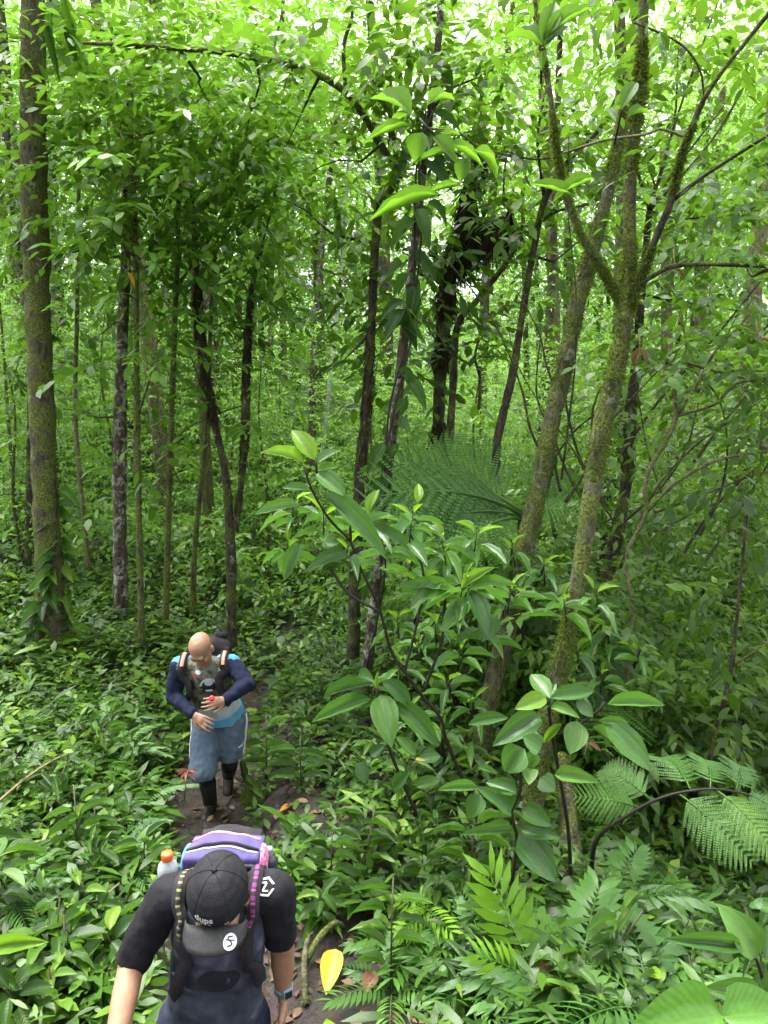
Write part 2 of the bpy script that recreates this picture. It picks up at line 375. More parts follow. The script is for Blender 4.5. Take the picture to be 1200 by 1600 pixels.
def fuzz_mesh(name, pts, rads, per_m, blade, kind='moss', side=None):
    """short tufts standing off a limb, or rootlets hanging from it"""
    P = np.array([tuple(p) for p in pts]); r = np.array(rads)
    seg = np.linalg.norm(np.diff(P, axis=0), axis=1); n = int(seg.sum() * per_m)
    i = rng.choice(len(seg), n, p=seg / seg.sum()); t = rng.random(n)
    c = P[i] * (1 - t)[:, None] + P[i + 1] * t[:, None]; rr = r[i] * (1 - t) + r[i + 1] * t
    ax = nrm(P[i + 1] - P[i]); v = nrm(np.cross(ax, rng.normal(size=(n, 3))))
    if side is not None: v = nrm(v + np.array(side) * .5)
    clump = np.array([noise.noise(Vector(q) * 3.0) for q in c]) if n < 60000 else np.zeros(n)
    k = clump > -.15; c, rr, ax, v, clump = c[k], rr[k], ax[k], v[k], clump[k]; n = len(c)
    o = c + v * rr[:, None] * .93
    if kind == 'moss': d = v + rng.normal(0, .5, (n, 3)); d[:, 2] -= .3
    else: d = v * .25 + rng.normal(0, .12, (n, 3)); d[:, 2] -= 1
    L = blade * rng.uniform(.4, 1.4, n) * (1 + clump)
    s = nrm(np.cross(d, rng.normal(size=(n, 3)))); d = nrm(d)
    wd = L * (.16 if kind == 'moss' else .035)
    V = np.stack([o - s * wd[:, None], o + s * wd[:, None], o + d * L[:, None] + rng.normal(0, .1, (n, 3)) * L[:, None]], 1).reshape(-1, 3)
    F = np.arange(n * 3).reshape(-1, 3)
    return np_mesh(name, V, F, np.repeat(np.clip(rng.normal(.45, .25, n), 0, 1), 3))

# ------------------------------------------------------------------ trees whose trunks can be followed in the photograph
def limb(pl, Y0, Y1=None):
    """[(px,py,width px)] from the foot up at distance Y0 (to Y1 at the top) -> points, radii"""
    Y1 = Y0 if Y1 is None else Y1
    y = np.array([p[1] for p in pl], float); f = (y[0] - y) / max(1, abs(y[0] - y[-1]))
    Ys = Y0 + (Y1 - Y0) * f
    P = [at(p[0], p[1], yy) for p, yy in zip(pl, Ys)]
    return P, [p[2] * mpp(p[0], p[1], yy) / 2 for p, yy in zip(pl, Ys)]
def tree(label, pl, Y0, Y1=None, bk='bark_green', limbs=(), crown=(), crown_mat='canopy', med=True, rootlets=(), moss=0, name='tree', L=.15, group=None, ground=True, flare=1.0, hang=.25, w=.42, thin=.76):
    P, r = limb(pl, Y0, Y1); r = [q_ * thin for q_ in r]
    if ground:                                  # carry the trunk down to the soil
        g = P[0]; z = H(g.x, g.y)
        if g.z > z - .05:
            dirn = (P[0] - P[1]); k = Vector((g.x + dirn.x * .2, g.y, z - .12))
            P.insert(0, k); r.insert(0, r[0] * flare)
        elif g.z < z - .3: P[0] = Vector((g.x, g.y, z - .15))
    root = empty(name, P[0], label, 'tree', group)
    sides = 16 if r[len(r) // 2] > .05 else 9
    link('trunk', tube_mesh('trunk', P, r, sides, .16, random.random() * 50, .07), M[bk], root)
    allP, allr = list(P), list(r)
    for lp in limbs:
        y0, y1 = (lp[1], lp[2]) if isinstance(lp, tuple) else (Y1 or Y0, Y1 or Y0)
        lm = (lp[3] if isinstance(lp, tuple) and len(lp) > 3 else bk)
        q = lp[0] if isinstance(lp, tuple) else lp
        LP, lr = limb(q, y0, y1); lr = [q_ * max(thin, .85) for q_ in lr]
        link('branch', tube_mesh('branch', LP, lr, 9, .16, random.random() * 50, .06), M[lm], root)
        allP += LP; allr += lr
    blobs = []
    for (px, py, Yb, rad, n, *tb) in crown:
        c = at(px, py, Yb); blobs.append((c, (rad * 1.75, rad * 1.6, rad * 1.35), int(n * (.8 if Yb > 5.5 else 1.4)), L * (.95 if Yb > 5.5 else .85), (tb[0] if tb else .5) + .05))
        near = min(allP, key=lambda q: (q - c).length + max(0, q.z - c.z) * .5)
        mid = (near + c) / 2 + Vector((random.uniform(-.1, .1), 0, random.uniform(-.12, .05)))
        if (near - c).length > .3:
            link('branch', tube_mesh('branch', [near, mid, c, c + (c - near).normalized() * rad * .6], [.016, .011, .007, .003], 6, .2, 3, .12), M[bk], root)
    if blobs:
        me = foliage_mesh('crown', blobs, 9, med, w, hang=hang)
        tag(link('crown', me, M[crown_mat], root), kind='stuff')
    for (i0, i1, per, bl) in rootlets:
        tag(link('rootlets', fuzz_mesh('rootlets', allP[i0:i1], allr[i0:i1], per, bl, 'root'), M['roots'], root), kind='stuff')
    if moss:
        tag(link('moss', fuzz_mesh('moss', allP[:len(P)], allr[:len(P)], moss, .022), M['moss'], root), kind='stuff')
    return root, allP, allr

t1, t1P, t1r = tree('stout mossy brown trunk with a climber, largest trunk on the far left', [(80, 965, 50), (77, 900, 43), (73, 833, 40), (66, 660, 39), (60, 500, 40), (54, 333, 43), (52, 160, 40), (51, 0, 37), (50, -150, 34)], 7.6, bk='bark_big', thin=.95, crown=[(120, -120, 7.2, 1.2, 50), (20, -60, 7.4, .9, 60)], moss=900, flare=1.3, L=.2)
tree('straight brown trunk blotched with white lichen', [(190, 985, 24), (187, 800, 22), (188, 650, 21), (192, 500, 18), (197, 400, 16), (200, 250, 13), (206, 80, 11)], 8.5, bk='bark_lichen', thin=.95, crown=[(190, 190, 8.3, .75, 75, .6), (120, 260, 8.4, .7, 60, .5), (240, 100, 8.6, .8, 80, .6), (150, 40, 8.5, .8, 70, .55), (90, 380, 8.6, .5, 30), (160, 520, 8.2, .4, 12, .6), (110, 640, 8.4, .4, 10, .6)], L=.17)
tree('slim green mossy trunk just beside the lichen blotched one', [(222, 1035, 15), (218, 850, 13), (214, 650, 12), (212, 400, 11), (205, 200, 8)], 7.6, bk='bark_moss', crown=[(230, 300, 7.5, .55, 50, .65), (190, 350, 7.4, .4, 22, .5), (260, 200, 7.6, .6, 55, .6), (225, 420, 7.3, .35, 18, .4), (240, 560, 7.4, .35, 10, .6), (210, 720, 7.4, .3, 8, .5)], moss=700, L=.19)
tree('thin straight green trunk above the bald man', [(258, 1000, 14), (262, 850, 13), (268, 650, 12), (275, 450, 11), (283, 200, 8)], 8.3, bk='bark_green', crown=[(300, 240, 8.2, .7, 65, .6), (330, 130, 8.3, .8, 85, .65), (285, 380, 8.0, .4, 24, .35), (360, 300, 8.2, .6, 48, .55), (300, 560, 8.1, .4, 12, .65), (285, 650, 8.2, .3, 8, .6)], limbs=[[(266, 690, 5), (300, 665, 4), (345, 645, 3), (390, 630, 2)], [(265, 720, 4), (285, 760, 3), (292, 750, 2)]], L=.17)
tree('thin leaning trunk between green pole and rootlet hung tree', [(300, 985, 13), (305, 850, 11), (318, 720, 10), (326, 600, 9), (330, 480, 8), (338, 380, 6)], 9.0, bk='bark_green', crown=[(345, 370, 9.0, .6, 50, .6), (400, 250, 9.0, .7, 65, .6)], L=.16)
tree('dark crooked trunk bearded with hanging rootlets', [(362, 1000, 23), (360, 850, 20), (352, 740, 16), (335, 660, 14), (322, 590, 19), (312, 520, 21), (308, 440, 14), (300, 300, 8)], 8.2, bk='bark_dark', limbs=[[(368, 830, 12), (380, 720, 12), (384, 640, 17), (385, 560, 14), (392, 460, 10), (410, 380, 7)]], crown=[(400, 400, 8.1, .6, 50, .6), (330, 430, 8.1, .4, 24, .5), (430, 300, 8.2, .7, 70, .65), (290, 330, 8, .4, 24), (370, 560, 8, .4, 14, .6), (430, 480, 8.1, .5, 22, .65), (400, 650, 8, .35, 10, .6)], rootlets=[(4, 8, 900, .1), (9, 14, 800, .08)], L=.16)
tree('wavy thin trunk behind and right of the stout mossy trunk', [(148, 1000, 10), (140, 900, 10), (128, 780, 9), (118, 650, 9), (120, 500, 9), (122, 350, 8), (125, 200, 7)], 9.5, bk='bark_tan', crown=[(120, 240, 9.5, .8, 70, .5), (60, 160, 9.6, .9, 85, .45), (110, 480, 9.5, .5, 32, .4), (170, 330, 9.5, .6, 44)], L=.15)
tree('dark trunk half hidden behind the stout mossy trunk', [(42, 920, 15), (47, 700, 13), (45, 500, 12), (20, 330, 10), (10, 150, 8)], 9.8, bk='bark_dark', crown=[(10, 330, 9.6, .9, 75, .3), (0, 130, 9.5, .9, 80, .35), (30, 560, 9.6, .5, 30, .3)], crown_mat='canopy_dark', L=.15)
t10, t10P, t10r = tree('dark trunk with long arching mossy limb at its top', [(552, 1010, 27), (556, 860, 26), (563, 740, 24), (572, 640, 20), (580, 520, 19), (586, 380, 18), (594, 305, 16)], 7.5, 7.2, bk='bark_dark',
    limbs=[([(594, 312, 15), (622, 275, 13), (595, 225, 13), (565, 175, 12), (540, 145, 13), (500, 118, 12), (440, 98, 11), (400, 90, 11), (340, 80, 11), (280, 76, 9), (200, 70, 7), (130, 67, 5)], 7.2, 6.6, 'bark_moss'), ([(540, 145, 7), (537, 70, 7), (550, 25, 6), (545, -30, 5)], 6.9, 6.9), ([(625, 280, 10), (612, 200, 8), (605, 170, 7), (575, 140, 4)], 7.1, 7.0), ([(608, 230, 6), (610, 110, 5), (598, 80, 3)], 7.1, 7.1)],
    crown=[(470, 180, 7, .7, 60, .7), (390, 180, 7, .7, 60, .7), (520, 60, 7, .6, 50, .75), (600, 120, 7.2, .5, 36, .7), (310, 130, 7, .6, 45, .6), (440, 20, 7, .7, 45, .7), (560, 330, 7.3, .45, 24, .55), (530, 250, 7.2, .5, 36, .6), (480, 330, 7.4, .6, 36, .65), (540, 560, 7.3, .3, 8, .5)], rootlets=[(3, 6, 500, .1), (8, 19, 420, .05)], L=.145)
t11, t11P, t11r = tree('slim dark trunk wound with vines rising to top centre', [(572, 1040, 20), (590, 900, 20), (603, 770, 18), (618, 640, 20), (632, 520, 21), (648, 380, 18), (662, 260, 16), (672, 180, 15), (685, 60, 15), (692, -60, 14)], 6.4, bk='bark_lichen', crown=[(720, 30, 6.4, .5, 40, .45), (650, 40, 6.4, .4, 24, .2), (750, 120, 6.5, .5, 36, .5)], crown_mat='canopy_dark', L=.17)
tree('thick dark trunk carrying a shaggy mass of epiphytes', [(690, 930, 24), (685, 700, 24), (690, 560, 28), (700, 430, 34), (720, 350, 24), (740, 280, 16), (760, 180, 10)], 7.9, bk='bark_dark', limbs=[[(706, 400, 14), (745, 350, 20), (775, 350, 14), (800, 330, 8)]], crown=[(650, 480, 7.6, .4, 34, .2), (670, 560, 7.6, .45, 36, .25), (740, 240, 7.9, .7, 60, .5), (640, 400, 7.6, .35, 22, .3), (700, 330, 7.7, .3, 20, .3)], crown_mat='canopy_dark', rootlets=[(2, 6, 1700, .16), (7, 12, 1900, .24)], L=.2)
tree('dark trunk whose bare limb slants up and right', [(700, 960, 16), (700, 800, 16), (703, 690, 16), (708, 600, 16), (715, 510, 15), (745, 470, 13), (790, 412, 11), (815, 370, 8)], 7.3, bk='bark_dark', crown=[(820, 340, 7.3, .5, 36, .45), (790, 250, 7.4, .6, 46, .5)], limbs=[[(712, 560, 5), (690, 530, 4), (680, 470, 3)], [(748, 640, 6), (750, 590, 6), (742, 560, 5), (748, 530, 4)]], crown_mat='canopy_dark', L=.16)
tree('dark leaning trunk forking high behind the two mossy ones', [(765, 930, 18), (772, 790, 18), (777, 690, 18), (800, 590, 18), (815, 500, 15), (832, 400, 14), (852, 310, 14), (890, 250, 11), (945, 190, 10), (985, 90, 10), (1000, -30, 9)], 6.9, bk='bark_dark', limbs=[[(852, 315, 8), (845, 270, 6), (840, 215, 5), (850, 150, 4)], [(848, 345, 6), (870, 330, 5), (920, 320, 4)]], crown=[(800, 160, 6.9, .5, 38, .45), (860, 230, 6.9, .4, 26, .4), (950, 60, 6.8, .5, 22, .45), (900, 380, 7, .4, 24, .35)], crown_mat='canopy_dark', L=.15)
ta, taP, tar = tree('moss coated leaning trunk, the further of the two pale ones', [(745, 1225, 42), (765, 1100, 40), (795, 970, 38), (815, 880, 37), (840, 770, 36), (862, 660, 36), (885, 560, 35), (905, 460, 33), (928, 380, 30), (950, 300, 26), (975, 180, 22), (990, 90, 18), (1000, -60, 16)], 5.6, 6.1, bk='bark_moss', crown=[(1040, -60, 6, .6, 40, .5), (900, -330, 4.6, 1.0, 30)], moss=2600, flare=1.25)  # high crown clump above the frame is added to shade the foreground
tb, tbP, tbr = tree('moss coated leaning trunk forking into dark limbs, nearer of two', [(820, 1400, 46), (840, 1200, 42), (862, 1090, 38), (885, 1000, 34), (905, 900, 34), (922, 790, 34), (938, 680, 36), (955, 610, 36), (970, 540, 34), (978, 480, 31), (984, 400, 27), (984, 300, 25), (992, 200, 23), (1002, 100, 22), (1008, -60, 20)], 4.4, 4.9, bk='bark_moss',
    limbs=[([(975, 482, 17), (945, 425, 14), (905, 360, 12), (880, 290, 12), (868, 220, 11), (860, 150, 10), (845, 60, 9), (830, -40, 8)], 4.75, 4.9), ([(984, 482, 18), (998, 440, 15), (1030, 360, 13), (1050, 310, 13), (1065, 240, 12), (1085, 190, 11), (1115, 130, 9), (1210, 10, 8)], 4.7, 4.4, 'bark_dark'), ([(1053, 312, 8), (1100, 275, 7), (1210, 205, 6)], 4.6, 4.5, 'bark_dark'), ([(1000, 445, 9), (1040, 420, 9), (1090, 413, 8), (1210, 416, 7)], 4.65, 4.6, 'bark_dark'), ([(1067, 213, 5), (1033, 202, 5), (1007, 210, 5), (933, 222, 5), (850, 248, 4), (800, 243, 4), (750, 230, 3), (717, 207, 3), (668, 200, 3)], 4.5, 3.7, 'bark_tan'), ([(990, 35, 4), (1050, 60, 4), (1080, 85, 4), (1097, 120, 4), (1100, 165, 3)], 4.8, 4.6, 'bark_tan')],
    crown=[(1150, 80, 4.7, .35, 12, .4), (1180, 260, 5, .4, 24, .35), (1160, 400, 5, .35, 20, .3), (1060, -60, 4.8, .4, 16, .4), (1190, 520, 5.2, .4, 22, .3), (1250, -250, 4.2, .9, 40)], moss=3200, flare=1.3, L=.15, hang=.35)  # last crown clump lies out of view, added for shade on the foreground
for q, bl in (((15, 22), .02), ((23, 29), .026)):
    tag(link('moss', fuzz_mesh('moss', tbP[q[0]:q[1]], tbr[q[0]:q[1]], 4200, bl, 'moss', (0, 0, -1)), M['moss'], tb), kind='stuff')
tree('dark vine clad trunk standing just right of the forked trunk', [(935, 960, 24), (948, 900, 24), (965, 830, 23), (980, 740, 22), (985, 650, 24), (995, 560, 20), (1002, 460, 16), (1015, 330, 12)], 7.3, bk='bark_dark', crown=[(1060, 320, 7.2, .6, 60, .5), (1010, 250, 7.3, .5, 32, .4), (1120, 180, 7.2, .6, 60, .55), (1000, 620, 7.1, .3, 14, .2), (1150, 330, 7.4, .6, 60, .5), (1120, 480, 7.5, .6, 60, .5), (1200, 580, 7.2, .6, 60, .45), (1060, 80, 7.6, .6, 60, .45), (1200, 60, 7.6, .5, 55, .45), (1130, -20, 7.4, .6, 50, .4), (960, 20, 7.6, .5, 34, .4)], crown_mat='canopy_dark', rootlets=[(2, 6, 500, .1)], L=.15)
tw = empty('bare_bush', at(900, 900, 6.4), 'tangle of thin dark bare twigs right of the mossy trunks', 'bush')
for k in range(20):
    x0 = random.uniform(850, 1100); y0 = random.uniform(720, 900); yy = random.uniform(5.8, 7.0); pl = [(x0, y0, random.uniform(3.5, 6))]
    dx, dy = random.uniform(-40, 75), random.uniform(-95, -35)
    for j in range(5):
        dx += random.uniform(-28, 28); dy += random.uniform(-18, 22); pl.append((pl[-1][0] + dx, pl[-1][1] + dy, pl[-1][2] * .8))
    P, r_ = limb(pl, yy, yy + random.uniform(-.4, .4)); link('twig', tube_mesh('twig', P, r_, 6, .1, k, .07), M['bark_dark'], tw)
tree('pale crooked sapling forking low, right of the mossy trunks', [(980, 1075, 9), (980, 1010, 9), (990, 950, 8), (983, 917, 8), (980, 867, 9), (1010, 800, 10), (1007, 767, 9), (1017, 727, 9), (1037, 697, 10), (1057, 650, 10), (1053, 610, 6), (1073, 550, 5), (1062, 490, 4)], 5.3, bk='bark_tan', limbs=[([(1010, 800, 8), (1040, 768, 7), (1075, 742, 7), (1130, 716, 6), (1210, 704, 5)], 5.3, 5.1), ([(1057, 650, 8), (1083, 643, 6), (1120, 630, 6), (1150, 600, 5), (1210, 590, 4)], 5.3, 5.2), ([(1062, 645, 6), (1095, 590, 6), (1120, 545, 5), (1160, 505, 4), (1180, 470, 3)], 5.3, 5.5), ([(1055, 560, 4), (1100, 575, 5), (1160, 590, 5), (1215, 600, 5)], 5.6, 5.6)],
     crown=[(1160, 560, 5.5, .4, 26, .4), (1080, 500, 5.6, .4, 24, .35), (1190, 650, 5.4, .35, 20, .35), (1110, 620, 5.7, .35, 18, .4)], crown_mat='canopy_dark', L=.13)
tree('thin dark sapling with drooping leaves at the far right', [(1108, 1195, 10), (1128, 1110, 9), (1143, 1043, 9), (1149, 990, 7), (1160, 880, 6), (1168, 800, 6), (1171, 773, 5)], 5.0, bk='bark_dark', limbs=[([(1143, 1043, 5), (1175, 1020, 4), (1215, 995, 3)], 5, 4.9, 'bark_tan')], crown=[(1165, 790, 5, .14, 3, .1), (1150, 880, 5, .16, 4, .15), (1130, 960, 5.1, .16, 3, .2)], crown_mat='canopy_dark', L=.16, hang=.9)
tree('slender white trunk far off in the bright clearing', [(503, 720, 9), (515, 600, 10), (525, 500, 9), (533, 400, 8), (542, 300, 7), (548, 150, 6)], 18, bk='bark_pale', crown=[(550, 200, 18, 1.6, 60, .6)], med=False, L=.2)

# ------------------------------------------------------------------ trees of the wood behind: each its own trunk and crown
def far_crown(seed):
    b = []
    for k in range(11):
        a = k * 2.4; rr = .4 + 1.5 * random.random()
        b.append(((rr * math.cos(a), rr * math.sin(a), -1.8 + 4.2 * random.random()), (1.2, 1.2, .8), 17, .17, .3 + .5 * random.random()))
    return foliage_mesh('crown', b, 8, False, holes=False)
FC = [far_crown(k) for k in range(4)]
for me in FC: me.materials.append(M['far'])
zones = [(-90, 560, 'background trunk in the bright wood behind the walkers', 'trees of the bright wood behind'), (560, 900, 'background trunk between the centre trees', 'trees seen between the centre trunks'), (900, 1300, 'background trunk in the shady wood beyond the gully', 'trees beyond the gully')]
cand = []
for k in range(400):
    px = random.uniform(-120, 1320); Yd = random.uniform(10.5, 34)
    p = at(px, 700, Yd)
    if all((p - q).length > 1.6 for q in cand): cand.append(p)
    if len(cand) >= 62: break
for i, p in enumerate(cand):
    z = H(p.x, p.y); px = float(pix(p)[0])
    zl = next(z_ for z_ in zones if z_[0] <= max(-89, min(1299, px)) < z_[1])
    hgt_t = random.uniform(8, 13); rr = random.uniform(.07, .17); b = Vector((p.x, p.y, z - .15))
    bk_ = random.choice(['bark_green', 'bark_tan', 'bark_dark', 'bark_lichen', 'bark_tan']); how = ('stout' if rr > .12 else 'thin') + {'bark_green': ' greenish', 'bark_tan': ' tan', 'bark_dark': ' dark', 'bark_lichen': ' lichen spotted'}[bk_]
    root = empty('forest_tree', b, how + zl[2][zl[2].index(' trunk'):] if not zl[2].startswith('background') else how + ' ' + zl[2], 'tree', zl[3])
    lean = Vector((random.uniform(-.8, .8), random.uniform(-.5, .5), 0))
    mid = b + Vector((0, 0, hgt_t * .5)) + lean * .3 + Vector((random.uniform(-.2, .2), 0, 0)); top = b + Vector((0, 0, hgt_t)) + lean
    link('trunk', tube_mesh('trunk', [b, mid, top], [rr * 1.1, rr * .85, rr * .5], 9, .15, i, .4), M[bk_], root)
    for q in range(3 if p.y > 17 else 1):
        o = top + Vector((random.uniform(-.7, .7), random.uniform(-.7, .7), random.uniform(-.5, 1.0) - q * random.uniform(1.6, 2.3)))
        qx, qy = pix(o)
        if ((qx - 1080) / 170) ** 2 + ((qy - 40) / 90) ** 2 < 1 and random.random() < .5: continue
        tag(link('crown', FC[(i + q) % 4], None, root, Matrix.Translation(o) @ Matrix.Rotation(random.uniform(0, 6.28), 4, 'Z') @ Matrix.Scale(random.uniform(.8, 1.35), 4)), kind='stuff')

# unseen tree added behind the camera; its crown shades the near path
shade_tree = empty('tree', Vector((-1.7, -1.6, H(-1.7, -1.6) - .2)), 'unseen tree added behind the camera to shade the near path', 'tree')
link('trunk', tube_mesh('trunk', [(-1.7, -1.6, H(-1.7, -1.6) - .2), (-1.6, -1.5, 4.5), (-1.3, -1.0, 7.2), (-1.0, -.4, 9)], [.2, .17, .12, .06], 14, .15, 4, .1), M['bark_big'], shade_tree)
for e in ((.8, 1.2, 7.0), (-3.4, .8, 7.2), (1.6, -2, 7.5), (-.4, 2.4, 7.6)): link('branch', tube_mesh('branch', [(-1.45, -1.2, 6.0), (e[0] * .5 - .7, e[1] * .5 - .6, 6.6), e], [.07, .045, .015], 8, .15, 4, .15), M['bark_big'], shade_tree)
tag(link('crown', foliage_mesh('crown', [((random.uniform(-4.5, 3.2), random.uniform(-3.4, 2.6), random.uniform(6.2, 8.4)), (1.1, 1.1, .6), 26, .16, .45) for _ in range(50)], 9, False, holes=False), M['canopy'], shade_tree), kind='stuff')

# leafy saplings that fill the wood between the trunks
sap = tube_mesh('stem', [(0, 0, -.2), (.08, .03, 1.2), (-.05, .0, 2.6), (.05, .05, 3.6)], [.03, .025, .018, .008], 7, .15, 2, .2); sap.materials.append(M['bark_green'])
spots = []
for k in range(600):
    px = random.uniform(-60, 1260); Yd = random.uniform(9.8, 19); p = at(px, 700, Yd); p.z = H(p.x, p.y)
    if all((p - q).length > .95 for q in spots) and abs(p.x - float(xpath(p.y))) > .6: spots.append(p)
    if len(spots) >= 58: break
for i, p in enumerate(spots):
    sx_ = float(pix(p)[0]); wh = 'in the bright wood behind the bald man' if sx_ < 560 else ('behind the centre trunks' if sx_ < 850 else 'beyond the gully on the right')
    k = random.uniform(.6, 1.15); W = Matrix.Translation(p) @ Matrix.Rotation(random.uniform(0, 6.28), 4, 'Z') @ Matrix.Scale(k, 4)
    r = link('leafy_sapling', None, M=W); r.empty_display_size = .1; tag(r, 'slender leafy sapling ' + wh, 'sapling', 'saplings ' + wh); link('stem', sap, None, r, W.copy())
    for q in range(2):
        tag(link('crown', FC[(i + q) % 4], None, r, W @ Matrix.Translation((random.uniform(-.2, .2), random.uniform(-.2, .2), 1.7 + q * 1.5)) @ Matrix.Rotation(random.uniform(0, 6.28), 4, 'Z') @ Matrix.Scale(random.uniform(.36, .5), 4)), kind='stuff')

# ------------------------------------------------------------------ people
class Blob:
    """rounded volumes melted into one continuous skin"""
    def __init__(s): s.V, s.F = [], []
    def add(s, V, F): o = len(s.V); s.V += [tuple(v) for v in V]; s.F += [tuple(i + o for i in f) for f in F]
    def cap(s, p0, r0, p1, r1, flat=1.0, side=None, n=14):
        p0, p1 = Vector(p0), Vector(p1); ax = p1 - p0; L = ax.length; ax = ax / L if L > 1e-6 else Vector((0, 0, 1))
        x = Vector(side) if side is not None else ax.orthogonal(); x = (x - ax * x.dot(ax)).normalized(); y = ax.cross(x)
        prof = [(p0 - ax * r0 * flat ** .5 * math.cos(a), r0 * math.sin(a)) for a in np.linspace(.12, math.pi / 2, 5)] + [(p0.lerp(p1, t), r0 + (r1 - r0) * t) for t in (.25, .5, .75)] + [(p1 + ax * r1 * flat ** .5 * math.cos(a), r1 * math.sin(a)) for a in np.linspace(math.pi / 2, .12, 5)]
        V = []; k = len(prof)
        for c, r in prof:
            for i in range(n): a = 2 * math.pi * i / n; V.append(c + x * r * math.cos(a) + y * r * flat * math.sin(a))
        F = [(i * n + j, i * n + (j + 1) % n, (i + 1) * n + (j + 1) % n, (i + 1) * n + j) for i in range(k - 1) for j in range(n)]
        F += [tuple(range(n - 1, -1, -1)), tuple((k - 1) * n + j for j in range(n))]
        s.add(V, F)
    def ell(s, c, rad, ax=((1, 0, 0), (0, 1, 0), (0, 0, 1)), n=16):
        c = Vector(c); A = [Vector(a) for a in ax]; V = []; m = 10
        for i in range(1, m):
            ph = math.pi * i / m
            for j in range(n): th = 2 * math.pi * j / n; V.append(c + A[0] * rad[0] * math.sin(ph) * math.cos(th) + A[1] * rad[1] * math.sin(ph) * math.sin(th) + A[2] * rad[2] * math.cos(ph))
        F = [(i * n + j, (i + 1) * n + j, (i + 1) * n + (j + 1) % n, i * n + (j + 1) % n) for i in range(m - 2) for j in range(n)]
        F += [tuple(range(n)), tuple((m - 2) * n + j for j in range(n - 1, -1, -1))]
        s.add(V, F)
    def box(s, c, h, ax):
        c = Vector(c); A = [Vector(a) for a in ax]
        V = [c + A[0] * h[0] * i + A[1] * h[1] * j + A[2] * h[2] * k for i in (-1, 1) for j in (-1, 1) for k in (-1, 1)]
        s.add(V, [(0, 1, 3, 2), (4, 6, 7, 5), (0, 4, 5, 1), (2, 3, 7, 6), (0, 2, 6, 4), (1, 5, 7, 3)])
    def build(s, name, m, parent, voxel=.007, smooth=4, wrinkle=0, wscale=14, label=None, cuts=(), thick=0):
        me = bpy.data.meshes.new(name); me.from_pydata(s.V, [], s.F); me.update()
        bm = bmesh.new(); bm.from_mesh(me); bmesh.ops.recalc_face_normals(bm, faces=bm.faces); bm.to_mesh(me); bm.free()
        t = bpy.data.objects.new('tmp', me); COL.objects.link(t)
        r = t.modifiers.new('r', 'REMESH'); r.mode = 'VOXEL'; r.voxel_size = voxel; r.use_smooth_shade = True
        q = t.modifiers.new('s', 'SMOOTH'); q.iterations = smooth; q.factor = .5
        dg = bpy.context.evaluated_depsgraph_get(); out = bpy.data.meshes.new_from_object(t.evaluated_get(dg))
        bpy.data.objects.remove(t); bpy.data.meshes.remove(me); out.name = name; out.materials.clear()
        if wrinkle:
            n_ = len(out.vertices); co = np.empty(n_ * 3, np.float32); no = np.empty(n_ * 3, np.float32)
            out.vertices.foreach_get("co", co); out.vertices.foreach_get("normal", no); co = co.reshape(-1, 3); no = no.reshape(-1, 3)
            d = np.array([noise.noise(Vector((c[0] * wscale, c[1] * wscale, c[2] * wscale * .55 + c[0] * 5))) + .5 * noise.noise(Vector((c[0] * 30, c[1] * 30, c[2] * 24))) for c in co])
            co += no * (d * wrinkle)[:, None]; out.vertices.foreach_set("co", co.ravel()); out.update()
        if cuts:
            bm = bmesh.new(); bm.from_mesh(out)
            for co_, no_ in cuts: bmesh.ops.bisect_plane(bm, geom=bm.verts[:] + bm.edges[:] + bm.faces[:], plane_co=co_, plane_no=no_, clear_outer=True)
            bm.to_mesh(out); bm.free()
        o = link(name, out, m, parent)
        if thick: q = o.modifiers.new('t', 'SOLIDIFY'); q.thickness = thick; q.offset = -1
        if label: o["label"] = label
        return o
def bvh_of(o):
    me = o.data; return BVHTree.FromPolygons([v.co.copy() for v in me.vertices], [tuple(p.vertices) for p in me.polygons])
def hand(B, wrist, d, n, s, curl=.35, sc=1.0):
    d = Vector(d).normalized(); n = Vector(n); n = (n - d * n.dot(d)).normalized(); lat = d.cross(n) * s
    B.cap(wrist - d * .02, .026 * sc, wrist + d * .03 * sc, .03 * sc, .7, lat); B.cap(wrist + d * .035 * sc, .034 * sc, wrist + d * .075 * sc, .04 * sc, .42, lat)
    for i, k in enumerate((.95, 1.06, 1.0, .8)):
        p = wrist + d * .085 * sc + lat * (1.5 - i) * .0225 * sc; dd = (d + lat * (1.5 - i) * .07).normalized(); r = .0095 * sc
        for j, l in enumerate((.044, .028, .022)):
            a = curl * (j + .6); v = dd * math.cos(a) + n * math.sin(a); q = p + v * l * k * sc
            B.cap(p, r, q, r * .9, n=10); p = q; r *= .92
    p = wrist + d * .03 * sc + lat * .03 * sc; v = (d * .7 + lat * .7 + n * .25).normalized()
    q = p + v * .045 * sc; B.cap(p, .014 * sc, q, .011 * sc, n=10); B.cap(q, .011 * sc, q + (d * .9 + lat * .25 + n * .35).normalized() * .032 * sc, .0085 * sc, n=10)
